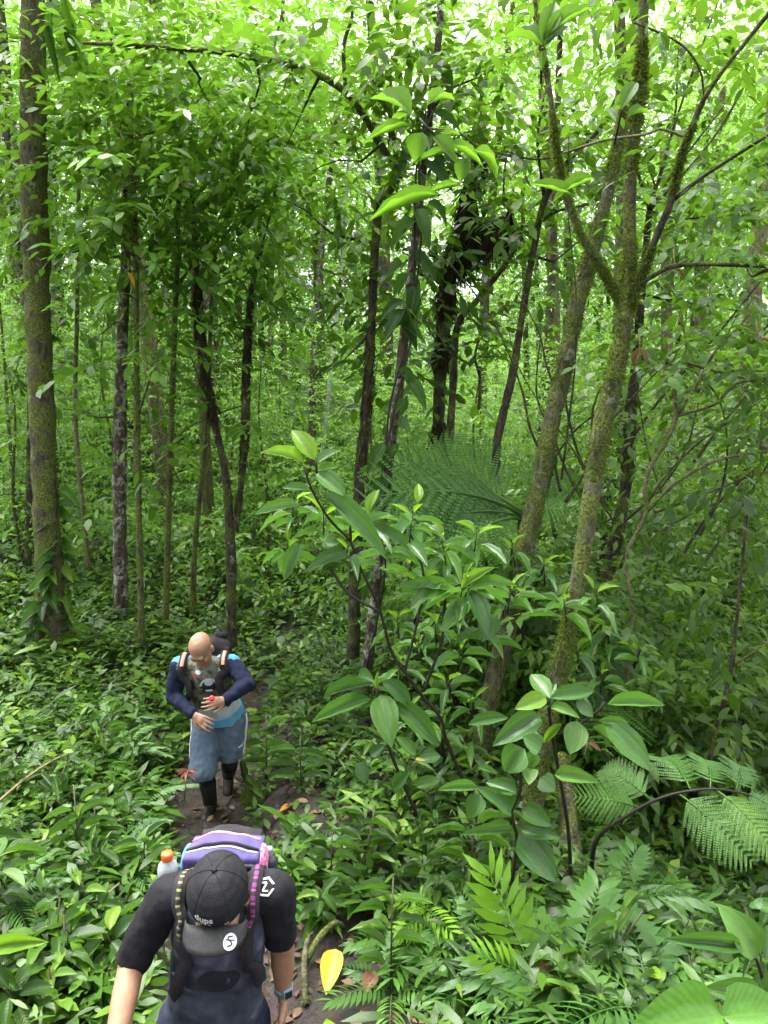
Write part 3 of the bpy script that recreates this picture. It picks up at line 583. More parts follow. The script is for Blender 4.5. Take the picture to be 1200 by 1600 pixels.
def head_prims(B, c, f, u, r):
    A = (r, f, u)
    B.ell(c + u * .02 - f * .012, (.077, .098, .09), A); B.ell(c + f * .025 - u * .045, (.063, .072, .085), A); B.cap(c + f * .062 - u * .105, .03, c + f * .05 - u * .09, .045)
    B.cap(c + f * .094 + u * .005, .009, c + f * .112 - u * .032, .0145); B.cap(c + f * .1 - u * .036 - r * .011, .009, c + f * .1 - u * .036 + r * .011, .009)
    B.cap(c + f * .082 + u * .022 - r * .035, .015, c + f * .082 + u * .022 + r * .035, .015)
    for s in (-1, 1):
        B.ell(c + r * s * .08 - u * .02 - f * .01, (.011, .023, .034), A); B.ell(c + r * s * .04 + f * .06 - u * .035, (.024, .03, .028), A)
    B.cap(c + f * .088 - u * .07 - r * .018, .009, c + f * .088 - u * .07 + r * .018, .009); B.cap(c + f * .085 - u * .084 - r * .014, .009, c + f * .085 - u * .084 + r * .014, .009)
def face_bits(parent, c, f, u, r, brow_m):
    for s in (-1, 1):
        b = Blob(); b.ell(c + r * s * .033 + f * .078 - u * .006, (.011, .012, .005), (r, f, u)); b.build('eye', M['eye'], parent, .003, 1)
        b = Blob(); b.cap(c + r * s * .018 + f * .098 + u * .022, .004, c + r * s * .05 + f * .085 + u * .024, .0035); b.build('eyebrow', brow_m, parent, .0025, 1)
    b = Blob(); b.cap(c + f * .0965 - u * .077 - r * .02, .0035, c + f * .0965 - u * .077 + r * .02, .0035); b.build('mouth', M['lip'], parent, .0025, 1)
def ribbon(name, pts, width, thick, m, parent, bvh=None, sub=.012, lift=.004):
    """strap lying on a surface (nearest point of bvh), with real thickness; u runs along it"""
    P = [Vector(p) for p in pts]; Q = []
    for a, b in zip(P[:-1], P[1:]):
        k = max(1, int((b - a).length / sub))
        Q += [a.lerp(b, j / k) for j in range(k)]
    Q.append(P[-1]); N = []
    if bvh:
        for i, q in enumerate(Q):
            l, n, _, _ = bvh.find_nearest(q); n = n if (q - l).dot(n) > 0 or True else -n
            Q[i] = l + n * lift; N.append(n)
        for _ in range(3):
            Q = [Q[0]] + [(Q[i - 1] + Q[i] * 2 + Q[i + 1]) / 4 for i in range(1, len(Q) - 1)] + [Q[-1]]
            N = [N[0]] + [((N[i - 1] + N[i] * 2 + N[i + 1]) / 4).normalized() for i in range(1, len(N) - 1)] + [N[-1]]
    else:
        N = [Vector((0, -.6, .8))] * len(Q)
    V, U, F = [], [], []; Ls = 0
    for i, q in enumerate(Q):
        t = (Q[min(i + 1, len(Q) - 1)] - Q[max(i - 1, 0)]).normalized(); s = t.cross(N[i]).normalized()
        if i: Ls += (Q[i] - Q[i - 1]).length
        for k, (a, b) in enumerate(((-1, 0), (-1, 1), (1, 1), (1, 0))): V.append(tuple(q + s * a * width / 2 + N[i] * b * thick)); U.append((Ls, (0, 0, 1, 1)[k]))
    for i in range(len(Q) - 1):
        for k in range(4): F.append((i * 4 + k, i * 4 + (k + 1) % 4, i * 4 + 4 + (k + 1) % 4, i * 4 + 4 + k))
    me = np_mesh(name, np.array(V), np.array(F), uv=np.array(U)); bm = bmesh.new(); bm.from_mesh(me); bmesh.ops.recalc_face_normals(bm, faces=bm.faces); bm.to_mesh(me); bm.free()
    return link(name, me, m, parent)
def decal(name, V2, F, c, ax, ay, bvh, m, parent, off=.0018, far=.12):
    """flat print pressed onto a surface: V2 in metres about c along ax, ay"""
    ax = Vector(ax).normalized(); ay = Vector(ay); ay = (ay - ax * ay.dot(ax)).normalized(); n = ax.cross(ay); V = []
    for (x, y) in V2:
        q = c + ax * x + ay * y; h, hn, _, _ = bvh.ray_cast(q + n * far, -n, far * 2.5)
        V.append(tuple((h + n * off) if h else q))
    me = bpy.data.meshes.new(name); me.from_pydata(V, [], F, shade_flat=False); me.update()
    return link(name, me, m, parent)
def disc2(rx, ry, n=24, rot=0, rings=3):
    V = [(0, 0)]; F = []
    for k in range(1, rings + 1):
        for i in range(n): a = 2 * math.pi * i / n; x, y = rx * k / rings * math.cos(a), ry * k / rings * math.sin(a); V.append((x * math.cos(rot) - y * math.sin(rot), x * math.sin(rot) + y * math.cos(rot)))
    for i in range(n): F.append((0, 1 + i, 1 + (i + 1) % n))
    for k in range(rings - 1):
        for i in range(n): F.append((1 + k * n + i, 1 + (k + 1) * n + i, 1 + (k + 1) * n + (i + 1) % n, 1 + k * n + (i + 1) % n))
    return V, F
def arc2(r0, r1, a0, a1, n=28, sy=1.0):
    V, F = [], []
    for i in range(n + 1):
        a = a0 + (a1 - a0) * i / n
        V += [(r0 * math.cos(a), r0 * math.sin(a) * sy), (r1 * math.cos(a), r1 * math.sin(a) * sy)]
    return V, [(2 * i, 2 * i + 1, 2 * i + 3, 2 * i + 2) for i in range(n)]
def poly2(pts, w_):
    V, F = [], []
    for (x0, y0), (x1, y1) in zip(pts[:-1], pts[1:]):
        l = math.hypot(x1 - x0, y1 - y0) or 1; nx_, ny_ = -(y1 - y0) / l * w_ / 2, (x1 - x0) / l * w_ / 2; o = len(V)
        V += [(x0 + nx_, y0 + ny_), (x0 - nx_, y0 - ny_), (x1 - nx_, y1 - ny_), (x1 + nx_, y1 + ny_)]; F.append((o, o + 1, o + 2, o + 3))
    return V, F
def text2(s, size):
    cu = bpy.data.curves.new('t', 'FONT'); cu.body = s; cu.size = size; cu.align_x = 'CENTER'; cu.align_y = 'CENTER'; cu.resolution_u = 3; cu.offset = size * .02
    o = bpy.data.objects.new('t', cu); COL.objects.link(o); dg = bpy.context.evaluated_depsgraph_get(); me = bpy.data.meshes.new_from_object(o.evaluated_get(dg))
    V = [(v.co.x, v.co.y) for v in me.vertices]; F = [tuple(p.vertices) for p in me.polygons]; bpy.data.objects.remove(o); bpy.data.meshes.remove(me); return V, F
def lathe(name, prof, c, m, parent, up=(0, 0, 1), n=20):
    up = Vector(up).normalized(); x = up.orthogonal().normalized(); y = up.cross(x); c = Vector(c)
    V = [tuple(c + up * z + (x * math.cos(2 * math.pi * i / n) + y * math.sin(2 * math.pi * i / n)) * max(r, 1e-4)) for r, z in prof for i in range(n)]
    F = [(k * n + i, k * n + (i + 1) % n, (k + 1) * n + (i + 1) % n, (k + 1) * n + i) for k in range(len(prof) - 1) for i in range(n)]
    return link(name, np_mesh(name, np.array(V), np.array(F)), m, parent)
def cloth(name, stops, scale, rough=.85, dist=0, weave=260):
    m, nt, p, out = mat(name); oc = coord(nt); n = noise_n(nt, scale, 4, .55, oc, dist); nt.links.new(ramp(nt, n, stops), p.inputs["Base Color"])
    p.inputs["Roughness"].default_value = rough; p.inputs["Specular IOR Level"].default_value = .2; p.inputs["Sheen Weight"].default_value = 0
    bump(nt, p, math_n(nt, 'ADD', noise_n(nt, weave, 2, .5, oc), math_n(nt, 'MULTIPLY', noise_n(nt, 22, 3, .5, oc), 2)), .35, .006); return m
def skin(name, c):
    m, nt, p, out = mat(name); oc = coord(nt); n = noise_n(nt, 30, 5, .6, oc)
    nt.links.new(ramp(nt, n, [(.3, tuple(x * .82 for x in c)), (.7, tuple(x * 1.12 for x in c))]), p.inputs["Base Color"])
    p.inputs["Roughness"].default_value = .48; p.inputs["Specular IOR Level"].default_value = .4; p.inputs["Subsurface Weight"].default_value = .12; p.inputs["Subsurface Radius"].default_value = (.02, .008, .004); p.inputs["Subsurface Scale"].default_value = .5
    bump(nt, p, noise_n(nt, 180, 3, .6, oc), .25, .003); return m
def stripes(name, cols, freq):
    m, nt, p, out = mat(name); uv = nd(nt, "ShaderNodeUVMap").outputs[0]; sx = nd(nt, "ShaderNodeSeparateXYZ"); nt.links.new(uv, sx.inputs[0])
    k = len(cols); nt.links.new(ramp(nt, math_n(nt, 'FRACT', math_n(nt, 'MULTIPLY', sx.outputs[0], freq)), [(i / k, c) for i, c in enumerate(cols)], 'CONSTANT'), p.inputs["Base Color"]); p.inputs["Roughness"].default_value = .8; return m
M['eye'] = plain('eye', (.02, .015, .01), .3); M['lip'] = plain('lip', (.25, .09, .07), .5); M['brow'] = plain('eyebrow', (.05, .035, .025), .8)
M['skin_a'] = skin('tanned_skin', (.32, .175, .11)); M['skin_b'] = skin('pale_brown_skin', (.3, .165, .105))
M['black'] = cloth('black_cloth', [(.3, (.007, .007, .009)), (.7, (.016, .016, .02))], 20); M['cap'] = cloth('black_cap_cloth', [(.3, (.008, .008, .01)), (.7, (.018, .018, .021))], 25, .75); M['bill'] = plain('charcoal_bill', (.022, .0215, .023), .6, .3, 60, .25, .2)
M['white'] = plain('white_print', (.55, .56, .58), .6); M['slate'] = cloth('slate_swirl_shirt', [(.3, (.014, .017, .024)), (.45, (.035, .042, .06)), (.56, (.06, .068, .1)), (.68, (.17, .16, .23))], 4.2, .8, .8)
M['trouser'] = cloth('navy_trousers', [(.3, (.01, .012, .03)), (.7, (.025, .028, .055))], 8); M['boot'] = plain('muddy_black_boot', (.018, .014, .011), .5, .4, 30, .5, .3)
M['sock'] = cloth('black_sock', [(.3, (.006, .006, .008)), (.7, (.016, .016, .02))], 30); M['purple'] = cloth('purple_pack_cloth', [(.3, (.055, .045, .14)), (.7, (.1, .08, .21))], 9)
M['packblack'] = cloth('black_pack_cloth', [(.3, (.012, .01, .013)), (.7, (.035, .03, .036))], 9); M['blue'] = cloth('blue_pack_cloth', [(.3, (.05, .16, .42)), (.7, (.12, .3, .6))], 30); M['pink'] = cloth('pink_woven_cloth', [(.4, (.55, .05, .25)), (.6, (.75, .35, .5))], 70)
M['piping'] = plain('pale_piping', (.55, .6, .35), .6); M['pinkpipe'] = plain('pink_piping', (.7, .18, .35), .6)
M['wovenA'] = stripes('yellow_green_woven_strap', [(.01, .01, .01), (.22, .27, .06), (.02, .02, .02), (.02, .02, .02), (.2, .18, .1), (.02, .02, .02)], 22); M['wovenB'] = stripes('magenta_woven_strap', [(.3, .02, .12), (.02, .03, .12), (.38, .05, .2), (.02, .02, .02), (.02, .02, .02), (.16, .03, .2)], 26)
M['orangecap'] = plain('orange_plastic', (.75, .12, .02), .4, .5); M['plastic'] = plain('milky_plastic', (.33, .37, .4), .3, .5, 20, .15); M['darkbottle'] = plain('dark_bottle', (.03, .04, .045), .25, .5); M['greycap'] = plain('blue_grey_plastic', (.18, .24, .3), .4, .5); M['teal'] = plain('teal_rubber', (.1, .26, .28), .6); M['screen'] = plain('watch_face', (.01, .012, .014), .15, .6)
M['navy'] = cloth('navy_sleeve', [(.3, (.005, .008, .022)), (.7, (.012, .016, .042))], 12); M['camo'] = cloth('camo_jersey', [(.36, (.022, .028, .02)), (.45, (.07, .078, .055)), (.56, (.14, .14, .11)), (.66, (.04, .046, .034))], 16, .75, .6); M['sky_cloth'] = cloth('light_blue_cloth', [(.3, (.06, .22, .38)), (.7, (.12, .32, .5))], 10); M['shorts'] = cloth('dusty_blue_shorts', [(.3, (.035, .058, .09)), (.7, (.08, .11, .15))], 5)
M['salmon'] = plain('salmon_strap_lining', (.6, .22, .17), .8); M['red'] = plain('red_plastic', (.65, .02, .03), .4, .5); M['greyprint'] = plain('grey_print', (.35, .36, .4), .7); M['maroon'] = plain('dark_red_print', (.35, .03, .06), .7); M['darkprint'] = plain('dark_print', (.018, .015, .015), .6); M['paleprint'] = cloth('pale_blue_grey_band', [(.3, (.3, .34, .42)), (.7, (.45, .48, .55))], 10)

def body(name, parent, J, skin_m, hands, foot_dir):
    B = Blob(); f, u, r = J['f'], J['u'], J['r']; head_prims(B, J['head'], f, u, r)
    side = (J['shR'] - J['shL']).normalized(); ch = (J['shR'] + J['shL']) / 2; pl = J['pel']
    B.cap(J['neck'] - Vector((0, 0, .02)), .058, J['head'] - f * .02 - u * .06, .055)
    B.cap(J['shR'] * .8 + ch * .2, .055, J['shL'] * .8 + ch * .2, .055)
    B.cap(ch.lerp(pl, .12), .135, ch.lerp(pl, .9), .14, .68, side)
    for s in 'RL':
        B.cap(J['sh' + s], .05, J['el' + s], .044); B.cap(J['el' + s], .044, J['el' + s].lerp(J['wr' + s], .35), .043); B.cap(J['el' + s].lerp(J['wr' + s], .35), .043, J['wr' + s], .028)
        d, n, sg, cu = hands[s]; hand(B, J['wr' + s], d, n, sg, cu)
        B.cap(J['hip' + s], .085, J['kn' + s], .06); B.cap(J['kn' + s], .058, J['an' + s], .042); B.cap(J['an' + s], .045, J['an' + s] + Vector(foot_dir[s]) * .03 - Vector((0, 0, .03)), .02)
    return B.build(name, skin_m, parent, .0065, 1)

# the man in the black cap
J = dict(head=at(342, 1402, 2.04), shR=at(262, 1402, 2.2), shL=at(428, 1396, 2.2), elR=at(207, 1500, 2.18), wrR=at(172, 1668, 1.92), elL=at(441, 1478, 2.31), wrL=at(443, 1550, 2.35), pel=at(335, 1600, 2.32))
J['f'] = Vector((.02, -.92, -.38)).normalized(); J['r'] = Vector((-1, -.02, 0)).normalized(); J['r'] = (J['r'] - J['f'] * J['r'].dot(J['f'])).normalized(); J['u'] = J['f'].cross(J['r']); J['u'] = J['u'] if J['u'].z > 0 else -J['u']
J['neck'] = (J['shR'] + J['shL']) / 2 + Vector((0, -.03, .05))
g = J['pel']
for s, sx, ky, kz, ay in (('R', -.1, -.2, -.36, -.16), ('L', .1, .0, -.4, .2)):
    J['hip' + s] = g + Vector((sx * .9, 0, -.04)); J['kn' + s] = g + Vector((sx, ky, kz)); a = g + Vector((sx, ay, 0)); a.z = H(a.x, a.y) + .085; J['an' + s] = a
man1 = empty('person', Vector((g.x, g.y, H(g.x, g.y))), 'person in black cap and dark shirt with a purple backpack, looking down', 'person')
body('body', man1, J, M['skin_a'], {'R': ((J['wrR'] - J['elR']).normalized(), (1, .1, 0), 1, .35), 'L': ((Vector((-.03, -.06, -1))), (-1, -.2, 0), -1, .3)}, {'R': (0, -1, 0), 'L': (0, -1, -.1)})
ch = (J['shR'] + J['shL']) / 2; side = (J['shR'] - J['shL']).normalized()
B = Blob(); B.cap(J['shR'] * .82 + ch * .18, .062, J['shL'] * .82 + ch * .18, .062); B.cap(ch.lerp(g, .1), .16, ch.lerp(g, .55), .158, .72, side); B.cap(ch.lerp(g, .5), .158, ch.lerp(g, 1.06), .172, .72, side); B.cap(J['neck'] - Vector((0, 0, .05)), .085, J['neck'], .068)
shirt = B.build('shirt', M['slate'], man1, .0075, 3, .011, 13); sb = bvh_of(shirt)
for s, q in (('R', 1.0), ('L', .8)):
    B = Blob(); B.cap(J['sh' + s], .072, J['sh' + s].lerp(J['el' + s], .5), .064); B.cap(J['sh' + s].lerp(J['el' + s], .5), .064, J['sh' + s].lerp(J['el' + s], q * 1.05), .06); B.cap(J['sh' + s] * .7 + ch * .3 + Vector((0, 0, .012)), .068, J['sh' + s], .072)
    ad = (J['el' + s] - J['sh' + s]).normalized(); sl = B.build('sleeve', M['black'], man1, .0075, 2, .008, 15, cuts=[(J['sh' + s].lerp(J['el' + s], q), ad)], thick=.003)
    if s == 'L': slb = bvh_of(sl)
B = Blob()
for s in 'RL': B.cap(J['hip' + s] + Vector((0, 0, .05)), .115, J['kn' + s], .085); B.cap(J['kn' + s], .083, J['an' + s] + Vector((0, 0, .06)), .075)
B.cap(g + Vector((-.06, 0, .02)), .13, g + Vector((.06, 0, .02)), .13, .9); B.build('trousers', M['trouser'], man1, .009, 5, .006, 9)
for s in 'RL':
    B = Blob(); a = J['an' + s]; B.cap(a + Vector((0, 0, .1)), .062, a, .058); B.cap(a - Vector((0, -.03, .035)), .05, a + Vector((0, -.17, -.04)), .045); B.build('boot', M['boot'], man1, .007, 3)
c, f, u, r = J['head'], J['f'], J['u'], J['r']
B = Blob(); B.ell(c + u * .04 - f * .006, (.094, .114, .098), (r, f, u), 22); B.cap(c + u * .005 + r * .07, .026, c + u * .005 - r * .07, .026)
capo = B.build('cap', M['cap'], man1, .006, 3); cb = bvh_of(capo)
V, F = [], []
for i in range(19):                       # curved bill
    a = math.pi * (i / 18); x0 = math.cos(a) * .09
    for k in range(5):
        t = k / 4; rr = .07 * t; x1 = x0 * (1 + .06 * t); y = .062 + .036 * math.sin(a) + (.012 + rr) * (math.sin(a) ** .55 if math.sin(a) > 0 else 0) * (.96 if t else 0)
        z = .02 - .03 * abs(math.cos(a)) ** 2 - .022 * t
        V.append(tuple(c + r * x1 + f * y + u * z))
for i in range(18):
    for k in range(4): F.append((i * 5 + k, i * 5 + k + 1, i * 5 + 6 + k, i * 5 + 5 + k))
me = np_mesh('bill', np.array(V), np.array(F)); bo = link('bill', me, M['bill'], man1); so_ = bo.modifiers.new('t', 'SOLIDIFY'); so_.thickness = .004; so_.offset = 0
bb = bvh_of(bo)
B = Blob(); B.ell(c + u * .137 - f * .006, (.009, .009, .005), (r, f, u)); B.build('cap_button', M['cap'], capo, .002, 1)
for k in range(6):                        # seams of the crown
    a = k * math.pi / 3; pts = []
    for j in range(12):
        t = j / 11 * 1.35; d = (r * math.cos(a) + f * math.sin(a)) * math.sin(t) + u * math.cos(t)
        h_ = cb.ray_cast(c + u * .04 - f * .006 + d * .3, -d, .3)[0]
        if h_: pts.append(h_ + d * .0003)
    link('seam', tube_mesh('seam', pts, [.0016] * len(pts), 5), M['cap'], capo)
right = -r
V2, F2 = text2('dups', .03); decal('lettering', V2, F2, c + f * .1 + u * .058 + r * .022, right, u, cb, M['white'], capo, .002, .1)
V2, F2 = poly2([(-.018, 0), (.018, .001)], .0022); decal('lettering', V2, F2, c + f * .1 + u * .04 + r * .02, right, u, cb, M['white'], capo, .002, .1)
bc = c + f * .135 + u * .0 - r * .055
V2, F2 = disc2(.017, .0235, 28, -.45); decal('sticker', V2, F2, bc, right, -f, bb, M['white'], bo, .0042, .08)
V2, F2 = poly2([(.006, .014), (-.006, .01), (-.005, .003), (.006, -.001), (.004, -.009), (-.007, -.014)], .0035); decal('emblem', V2, F2, bc, right, -f, bb, M['bill'], bo, .0055, .08)
V2, F2 = poly2([(-.012, .002), (.012, .006)], .003); decal('emblem', V2, F2, bc, right, -f, bb, M['bill'], bo, .0056, .08)
# ring mark on his shoulder
sc_ = J['shL'] + Vector((-.02, -.02, .04))
V2, F2 = arc2(.024, .031, .3, 6.1, 6); decal('emblem', V2, F2, sc_, (1, 0, 0), (0, .6, .8), slb, M['white'], man1, .003, .15)
V2, F2 = poly2([(-.012, .012), (.004, .012), (-.008, -.012), (.01, -.012)], .005); decal('emblem', V2, F2, sc_, (1, 0, 0), (0, .6, .8), slb, M['white'], man1, .003, .15)
# belly: a darker oval patch, and pale curved strokes of the print
bp = at(335, 1520, 2.1)
V2, F2 = disc2(.068, .05, 28, .1); decal('print', V2, F2, at(342, 1530, 2.15), (1, 0, 0), (0, .1, 1), sb, cloth('dark_shirt_patch', [(.3, (.012, .014, .02)), (.7, (.02, .022, .03))], 8), shirt, .002, .2)  # plain darker oval on the shirt front
V2, F2 = disc2(.03, .012, 20, -.25); decal('print', V2, F2, at(275, 1537, 2.15), (1, 0, 0), (0, .1, 1), sb, plain('lilac_print', (.16, .15, .23), .8), shirt, .002, .2)
V2, F2 = disc2(.04, .007, 20, -.15); decal('print', V2, F2, at(285, 1553, 2.15), (1, 0, 0), (0, .1, 1), sb, plain('steel_print', (.07, .085, .13), .8), shirt, .0025, .2)
# watch
wd = (J['wrL'] - J['elL']).normalized(); wc = J['wrL'] - wd * .025
lathe('watch_strap', [(.030, -.012), (.0345, -.01), (.0345, .01), (.030, .012)], wc, M['teal'], man1, wd)
B = Blob(); B.box(wc + Vector((.02, -.03, .0)), (.019, .006, .019), ((.83, .55, 0), (-.55, .83, 0), (0, 0, 1))); w_o = B.build('watch_case', M['greycap'], man1, .003, 2); w_o["label"] = 'watch with teal strap'
B = Blob(); B.box(wc + Vector((.023, -.035, .0)), (.014, .003, .014), ((.83, .55, 0), (-.55, .83, 0), (0, 0, 1))); B.build('watch_face', M['screen'], w_o, .003, 1)
# his backpack, worn: a thing of its own
back = Vector((0, .97, -.1)).normalized(); pu = Vector((0, .05, 1)).normalized(); px_ = Vector((1, 0, 0)); pc = at(350, 1320, 2.44); pc.z -= .22
bpk = empty('backpack', pc - pu * .25, 'purple backpack with blue and pink trim worn by the capped man', 'backpack')
A = (px_, back, pu)
B = Blob(); B.box(pc, (.135, .085, .21), A); B.ell(pc + pu * .17, (.155, .105, .075), A); B.ell(pc - pu * .1, (.155, .11, .16), A); pack = B.build('main_bag', M['purple'], bpk, .009, 7, .006, 12); pbv = bvh_of(pack)
B = Blob(); B.box(pc + back * .1 + pu * .01, (.115, .05, .19), A); B.ell(pc + back * .1 + pu * .15, (.13, .075, .085), A); B.build('rear_pocket', M['packblack'], bpk, .009, 7, .006, 12)
for s, mm in ((-1, 'blue'), (1, 'pink')):
    B = Blob(); B.ell(pc + px_ * .135 * s + pu * .15, (.022, .075, .06), A); B.box(pc + px_ * .14 * s - pu * .02, (.012, .07, .15), A); B.build('side_panel', M[mm], bpk, .007, 4)
def arc_on(y, w_, z0, m, rr, nm):
    pts = []
    for i in range(17):
        t = -1 + i / 8; q = pc + px_ * w_ * t + back * y + pu * .6
        h_ = pbv.ray_cast(q, -pu, 1)[0]
        if h_: pts.append(h_ + pu * z0)
    link(nm, tube_mesh(nm, pts, [rr] * len(pts), 6), m, bpk)
arc_on(-.035, .13, .002, M['packblack'], .006, 'zipper'); arc_on(-.05, .128, .001, M['piping'], .0028, 'piping'); arc_on(.035, .125, .002, M['pinkpipe'], .004, 'piping'); arc_on(.045, .122, .003, M['piping'], .0028, 'piping')
for s, wm in (('R', 'wovenA'), ('L', 'wovenB')):
    q = J['sh' + s]; k = -1 if s == 'R' else 1; xs = q.x - k * .055
    pts = [Vector((xs, pc.y - .06, q.z + .09)), Vector((xs, q.y, q.z + .12)), Vector((xs, q.y - .09, q.z + .04)), Vector((xs + k * .012, q.y - .15, q.z - .08)), Vector((xs + k * .02, q.y - .14, q.z - .22)), Vector((xs + k * .055, q.y - .02, q.z - .36))]
    st = ribbon('shoulder_strap', pts, .042, .01, M['packblack'], bpk, sb, lift=.012)
    ribbon('woven_band', pts[:4], .015, .003, M[wm], st, sb, lift=.0225)
# bottles in the pack's side pockets
bt = empty('water_bottle', at(262, 1372, 2.36), 'milky bottle with orange cap in the side of the backpack', 'bottle'); q = at(262, 1355, 2.36)
lathe('bottle_body', [(0, -.14), (.034, -.14), (.036, -.13), (.036, -.01), (.032, .012), (.018, .028), (.016, .034)], q, M['plastic'], bt); lathe('bottle_cap', [(.0195, .03), (.0205, .034), (.0205, .052), (.018, .057), (0, .057)], q, M['orangecap'], bt)
bt = empty('water_bottle', at(420, 1372, 2.5), 'dark bottle with blue-grey cap beside the pack', 'bottle'); q = at(421, 1345, 2.5)
lathe('bottle_body', [(0, -.14), (.028, -.14), (.03, -.13), (.03, .0), (.024, .02), (.013, .028)], q, M['darkbottle'], bt); lathe('bottle_cap', [(.0145, .026), (.015, .03), (.015, .05), (.012, .055), (0, .055)], q, M['greycap'], bt)

# the bald man
J = dict(head=at(313, 1013, 4.93), shR=at(280, 1043, 5.1), shL=at(362, 1040, 5.1), elR=at(271, 1085, 5.08), wrR=at(302, 1116, 4.92), elL=at(387, 1068, 5.0), wrL=at(353, 1093, 4.86), pel=at(344, 1119, 5.28), hipR=at(326, 1124, 5.28), hipL=at(362, 1124, 5.28), knR=at(319, 1186, 5.06), knL=at(359, 1186, 5.22), anR=at(328, 1243, 5.27), anL=at(358, 1214, 5.55))
J['f'] = Vector((-.1, -.66, -.75)).normalized(); r = Vector((-1, .1, 0)); J['r'] = (r - J['f'] * r.dot(J['f'])).normalized(); J['u'] = J['f'].cross(J['r']); J['u'] = J['u'] if J['u'].z > 0 else -J['u']
J['neck'] = (J['shR'] + J['shL']) / 2 + Vector((0, -.03, .06))
g = J['pel']; a = J['anR']; a.z = H(a.x, a.y) + .085; a = J['anL']; a.z = max(a.z, H(a.x, a.y) + .16)
man2 = empty('person', Vector((J['anR'].x, J['anR'].y, H(J['anR'].x, J['anR'].y))), 'bald person in camouflage jersey and blue shorts walking up the path', 'person')
body('body', man2, J, M['skin_b'], {'R': (at(330, 1136, 4.84) - J['wrR'], (.1, 1, -.3), -1, .3), 'L': (at(328, 1100, 4.78) - J['wrL'], (.1, .9, -.2), 1, .42)}, {'R': (-.05, -1, 0), 'L': (0, -.5, -.85)})
face_bits(man2, J['head'], J['f'], J['u'], J['r'], M['brow'])
ch = (J['shR'] + J['shL']) / 2; side = (J['shR'] - J['shL']).normalized()
B = Blob(); B.cap(J['shR'] * .84 + ch * .16, .07, J['shL'] * .84 + ch * .16, .07); B.cap(ch.lerp(g, .15), .165, ch.lerp(g, .6), .172, .78, side); B.cap(ch.lerp(g, .55), .172, ch.lerp(g, .9), .17, .82, side); B.cap(J['neck'] - Vector((0, -.01, .075)), .08, J['neck'] + Vector((0, .01, -.04)), .066)
jersey = B.build('jersey', M['camo'], man2, .0075, 3, .009, 14); jb = bvh_of(jersey)
for s in 'RL':
    B = Blob(); B.cap(J['sh' + s], .07, J['el' + s], .06); B.cap(J['el' + s], .06, J['el' + s].lerp(J['wr' + s], .93), .042); B.build('sleeve', M['navy'], man2, .0075, 2, .01, 22)
    B = Blob(); B.cap(J['sh' + s] * .62 + ch * .38 + Vector((0, .02, .03)), .052, J['sh' + s] + Vector((0, .01, .018)), .064); B.build('shoulder_panel', M['sky_cloth'], man2, .006, 4)
B = Blob(); B.cap(ch.lerp(g, .8), .182, ch.lerp(g, .98), .19, .84, side); B.build('shirt_hem', M['sky_cloth'], man2, .007, 4, .005, cuts=[(ch.lerp(g, .8), ch - g), (ch.lerp(g, 1.04), Vector((0, .0, -1)))], thick=.004)
B = Blob(); B.cap(ch.lerp(g, .6), .179, ch.lerp(g, .82), .181, .8, side); B.build('jersey_band', M['paleprint'], man2, .007, 4, .005, cuts=[(ch.lerp(g, .6), ch - g), (ch.lerp(g, .84), g - ch)], thick=.003)
B = Blob(); B.cap(g + side * .045, .146, g - side * .045, .146, .9, side)
for s in 'RL': B.cap(J['hip' + s], .128, J['kn' + s] + (J['kn' + s] - J['hip' + s]) * .3, .108)
km = (J['knR'] + J['knL']) / 2; shorts = B.build('shorts', M['shorts'], man2, .008, 4, .013, 9, cuts=[(km - Vector((0, 0, .015)), Vector((0, .15, -1))), (g + Vector((0, 0, .08)), Vector((0, 0, 1)))], thick=.004); hb = bvh_of(shorts)
for s in 'RL':
    k = -1 if s == 'R' else 1
    for j in range(3):
        pts = [J['hip' + s].lerp(J['kn' + s], t) + Vector((k * .2, -.05 + j * .028, .05)) for t in (-.15, .2, .5, .8, 1.02)]
        ribbon('stripe', pts, .011, .002, M['white'], shorts, hb, lift=.002)
    B = Blob(); B.cap(J['kn' + s] - Vector((0, 0, .03)), .062, J['kn' + s].lerp(J['an' + s], .4), .062); B.cap(J['kn' + s].lerp(J['an' + s], .4), .062, J['an' + s], .05); B.build('sock', M['sock'], man2, .007, 4, .004)
    fd = Vector((-.05, -1, -.05)) if s == 'R' else Vector((0, -.5, -.85)); fd.normalize(); up = Vector((0, 0, 1)); a = J['an' + s]
    B = Blob(); B.cap(a + (J['kn' + s] - a).normalized() * .24, .066, a + (J['kn' + s] - a).normalized() * .1, .058); B.cap(a + (J['kn' + s] - a).normalized() * .1, .058, a, .056); B.cap(a - fd * .035 - Vector((0, 0, .038 if s == 'R' else 0)), .046, a + fd * .16 - Vector((0, 0, .045 if s == 'R' else -.01)), .042, .8, Vector((1, 0, 0))); B.build('boot', M['boot'], man2, .007, 3)
# drawcord and hem mark
V2, F2 = poly2([(-.006, .03), (-.004, -.03)], .006); decal('drawcord', V2, F2, at(338, 1132, 5.1), (1, 0, 0), (0, 0, 1), hb, M['white'], shorts, .004, .3)
V2, F2 = poly2([(.004, .03), (.008, -.024)], .006); decal('drawcord', V2, F2, at(338, 1132, 5.1), (1, 0, 0), (0, 0, 1), hb, M['white'], shorts, .004, .3)
for j in range(3):
    V2, F2 = poly2([(-.016 + j * .011, -.012), (-.010 + j * .011, -.004 + j * .007)], .008); decal('emblem', V2, F2, at(372, 1179, 5.05), (1, 0, 0), (0, -.1, 1), hb, M['white'], shorts, .003, .3)
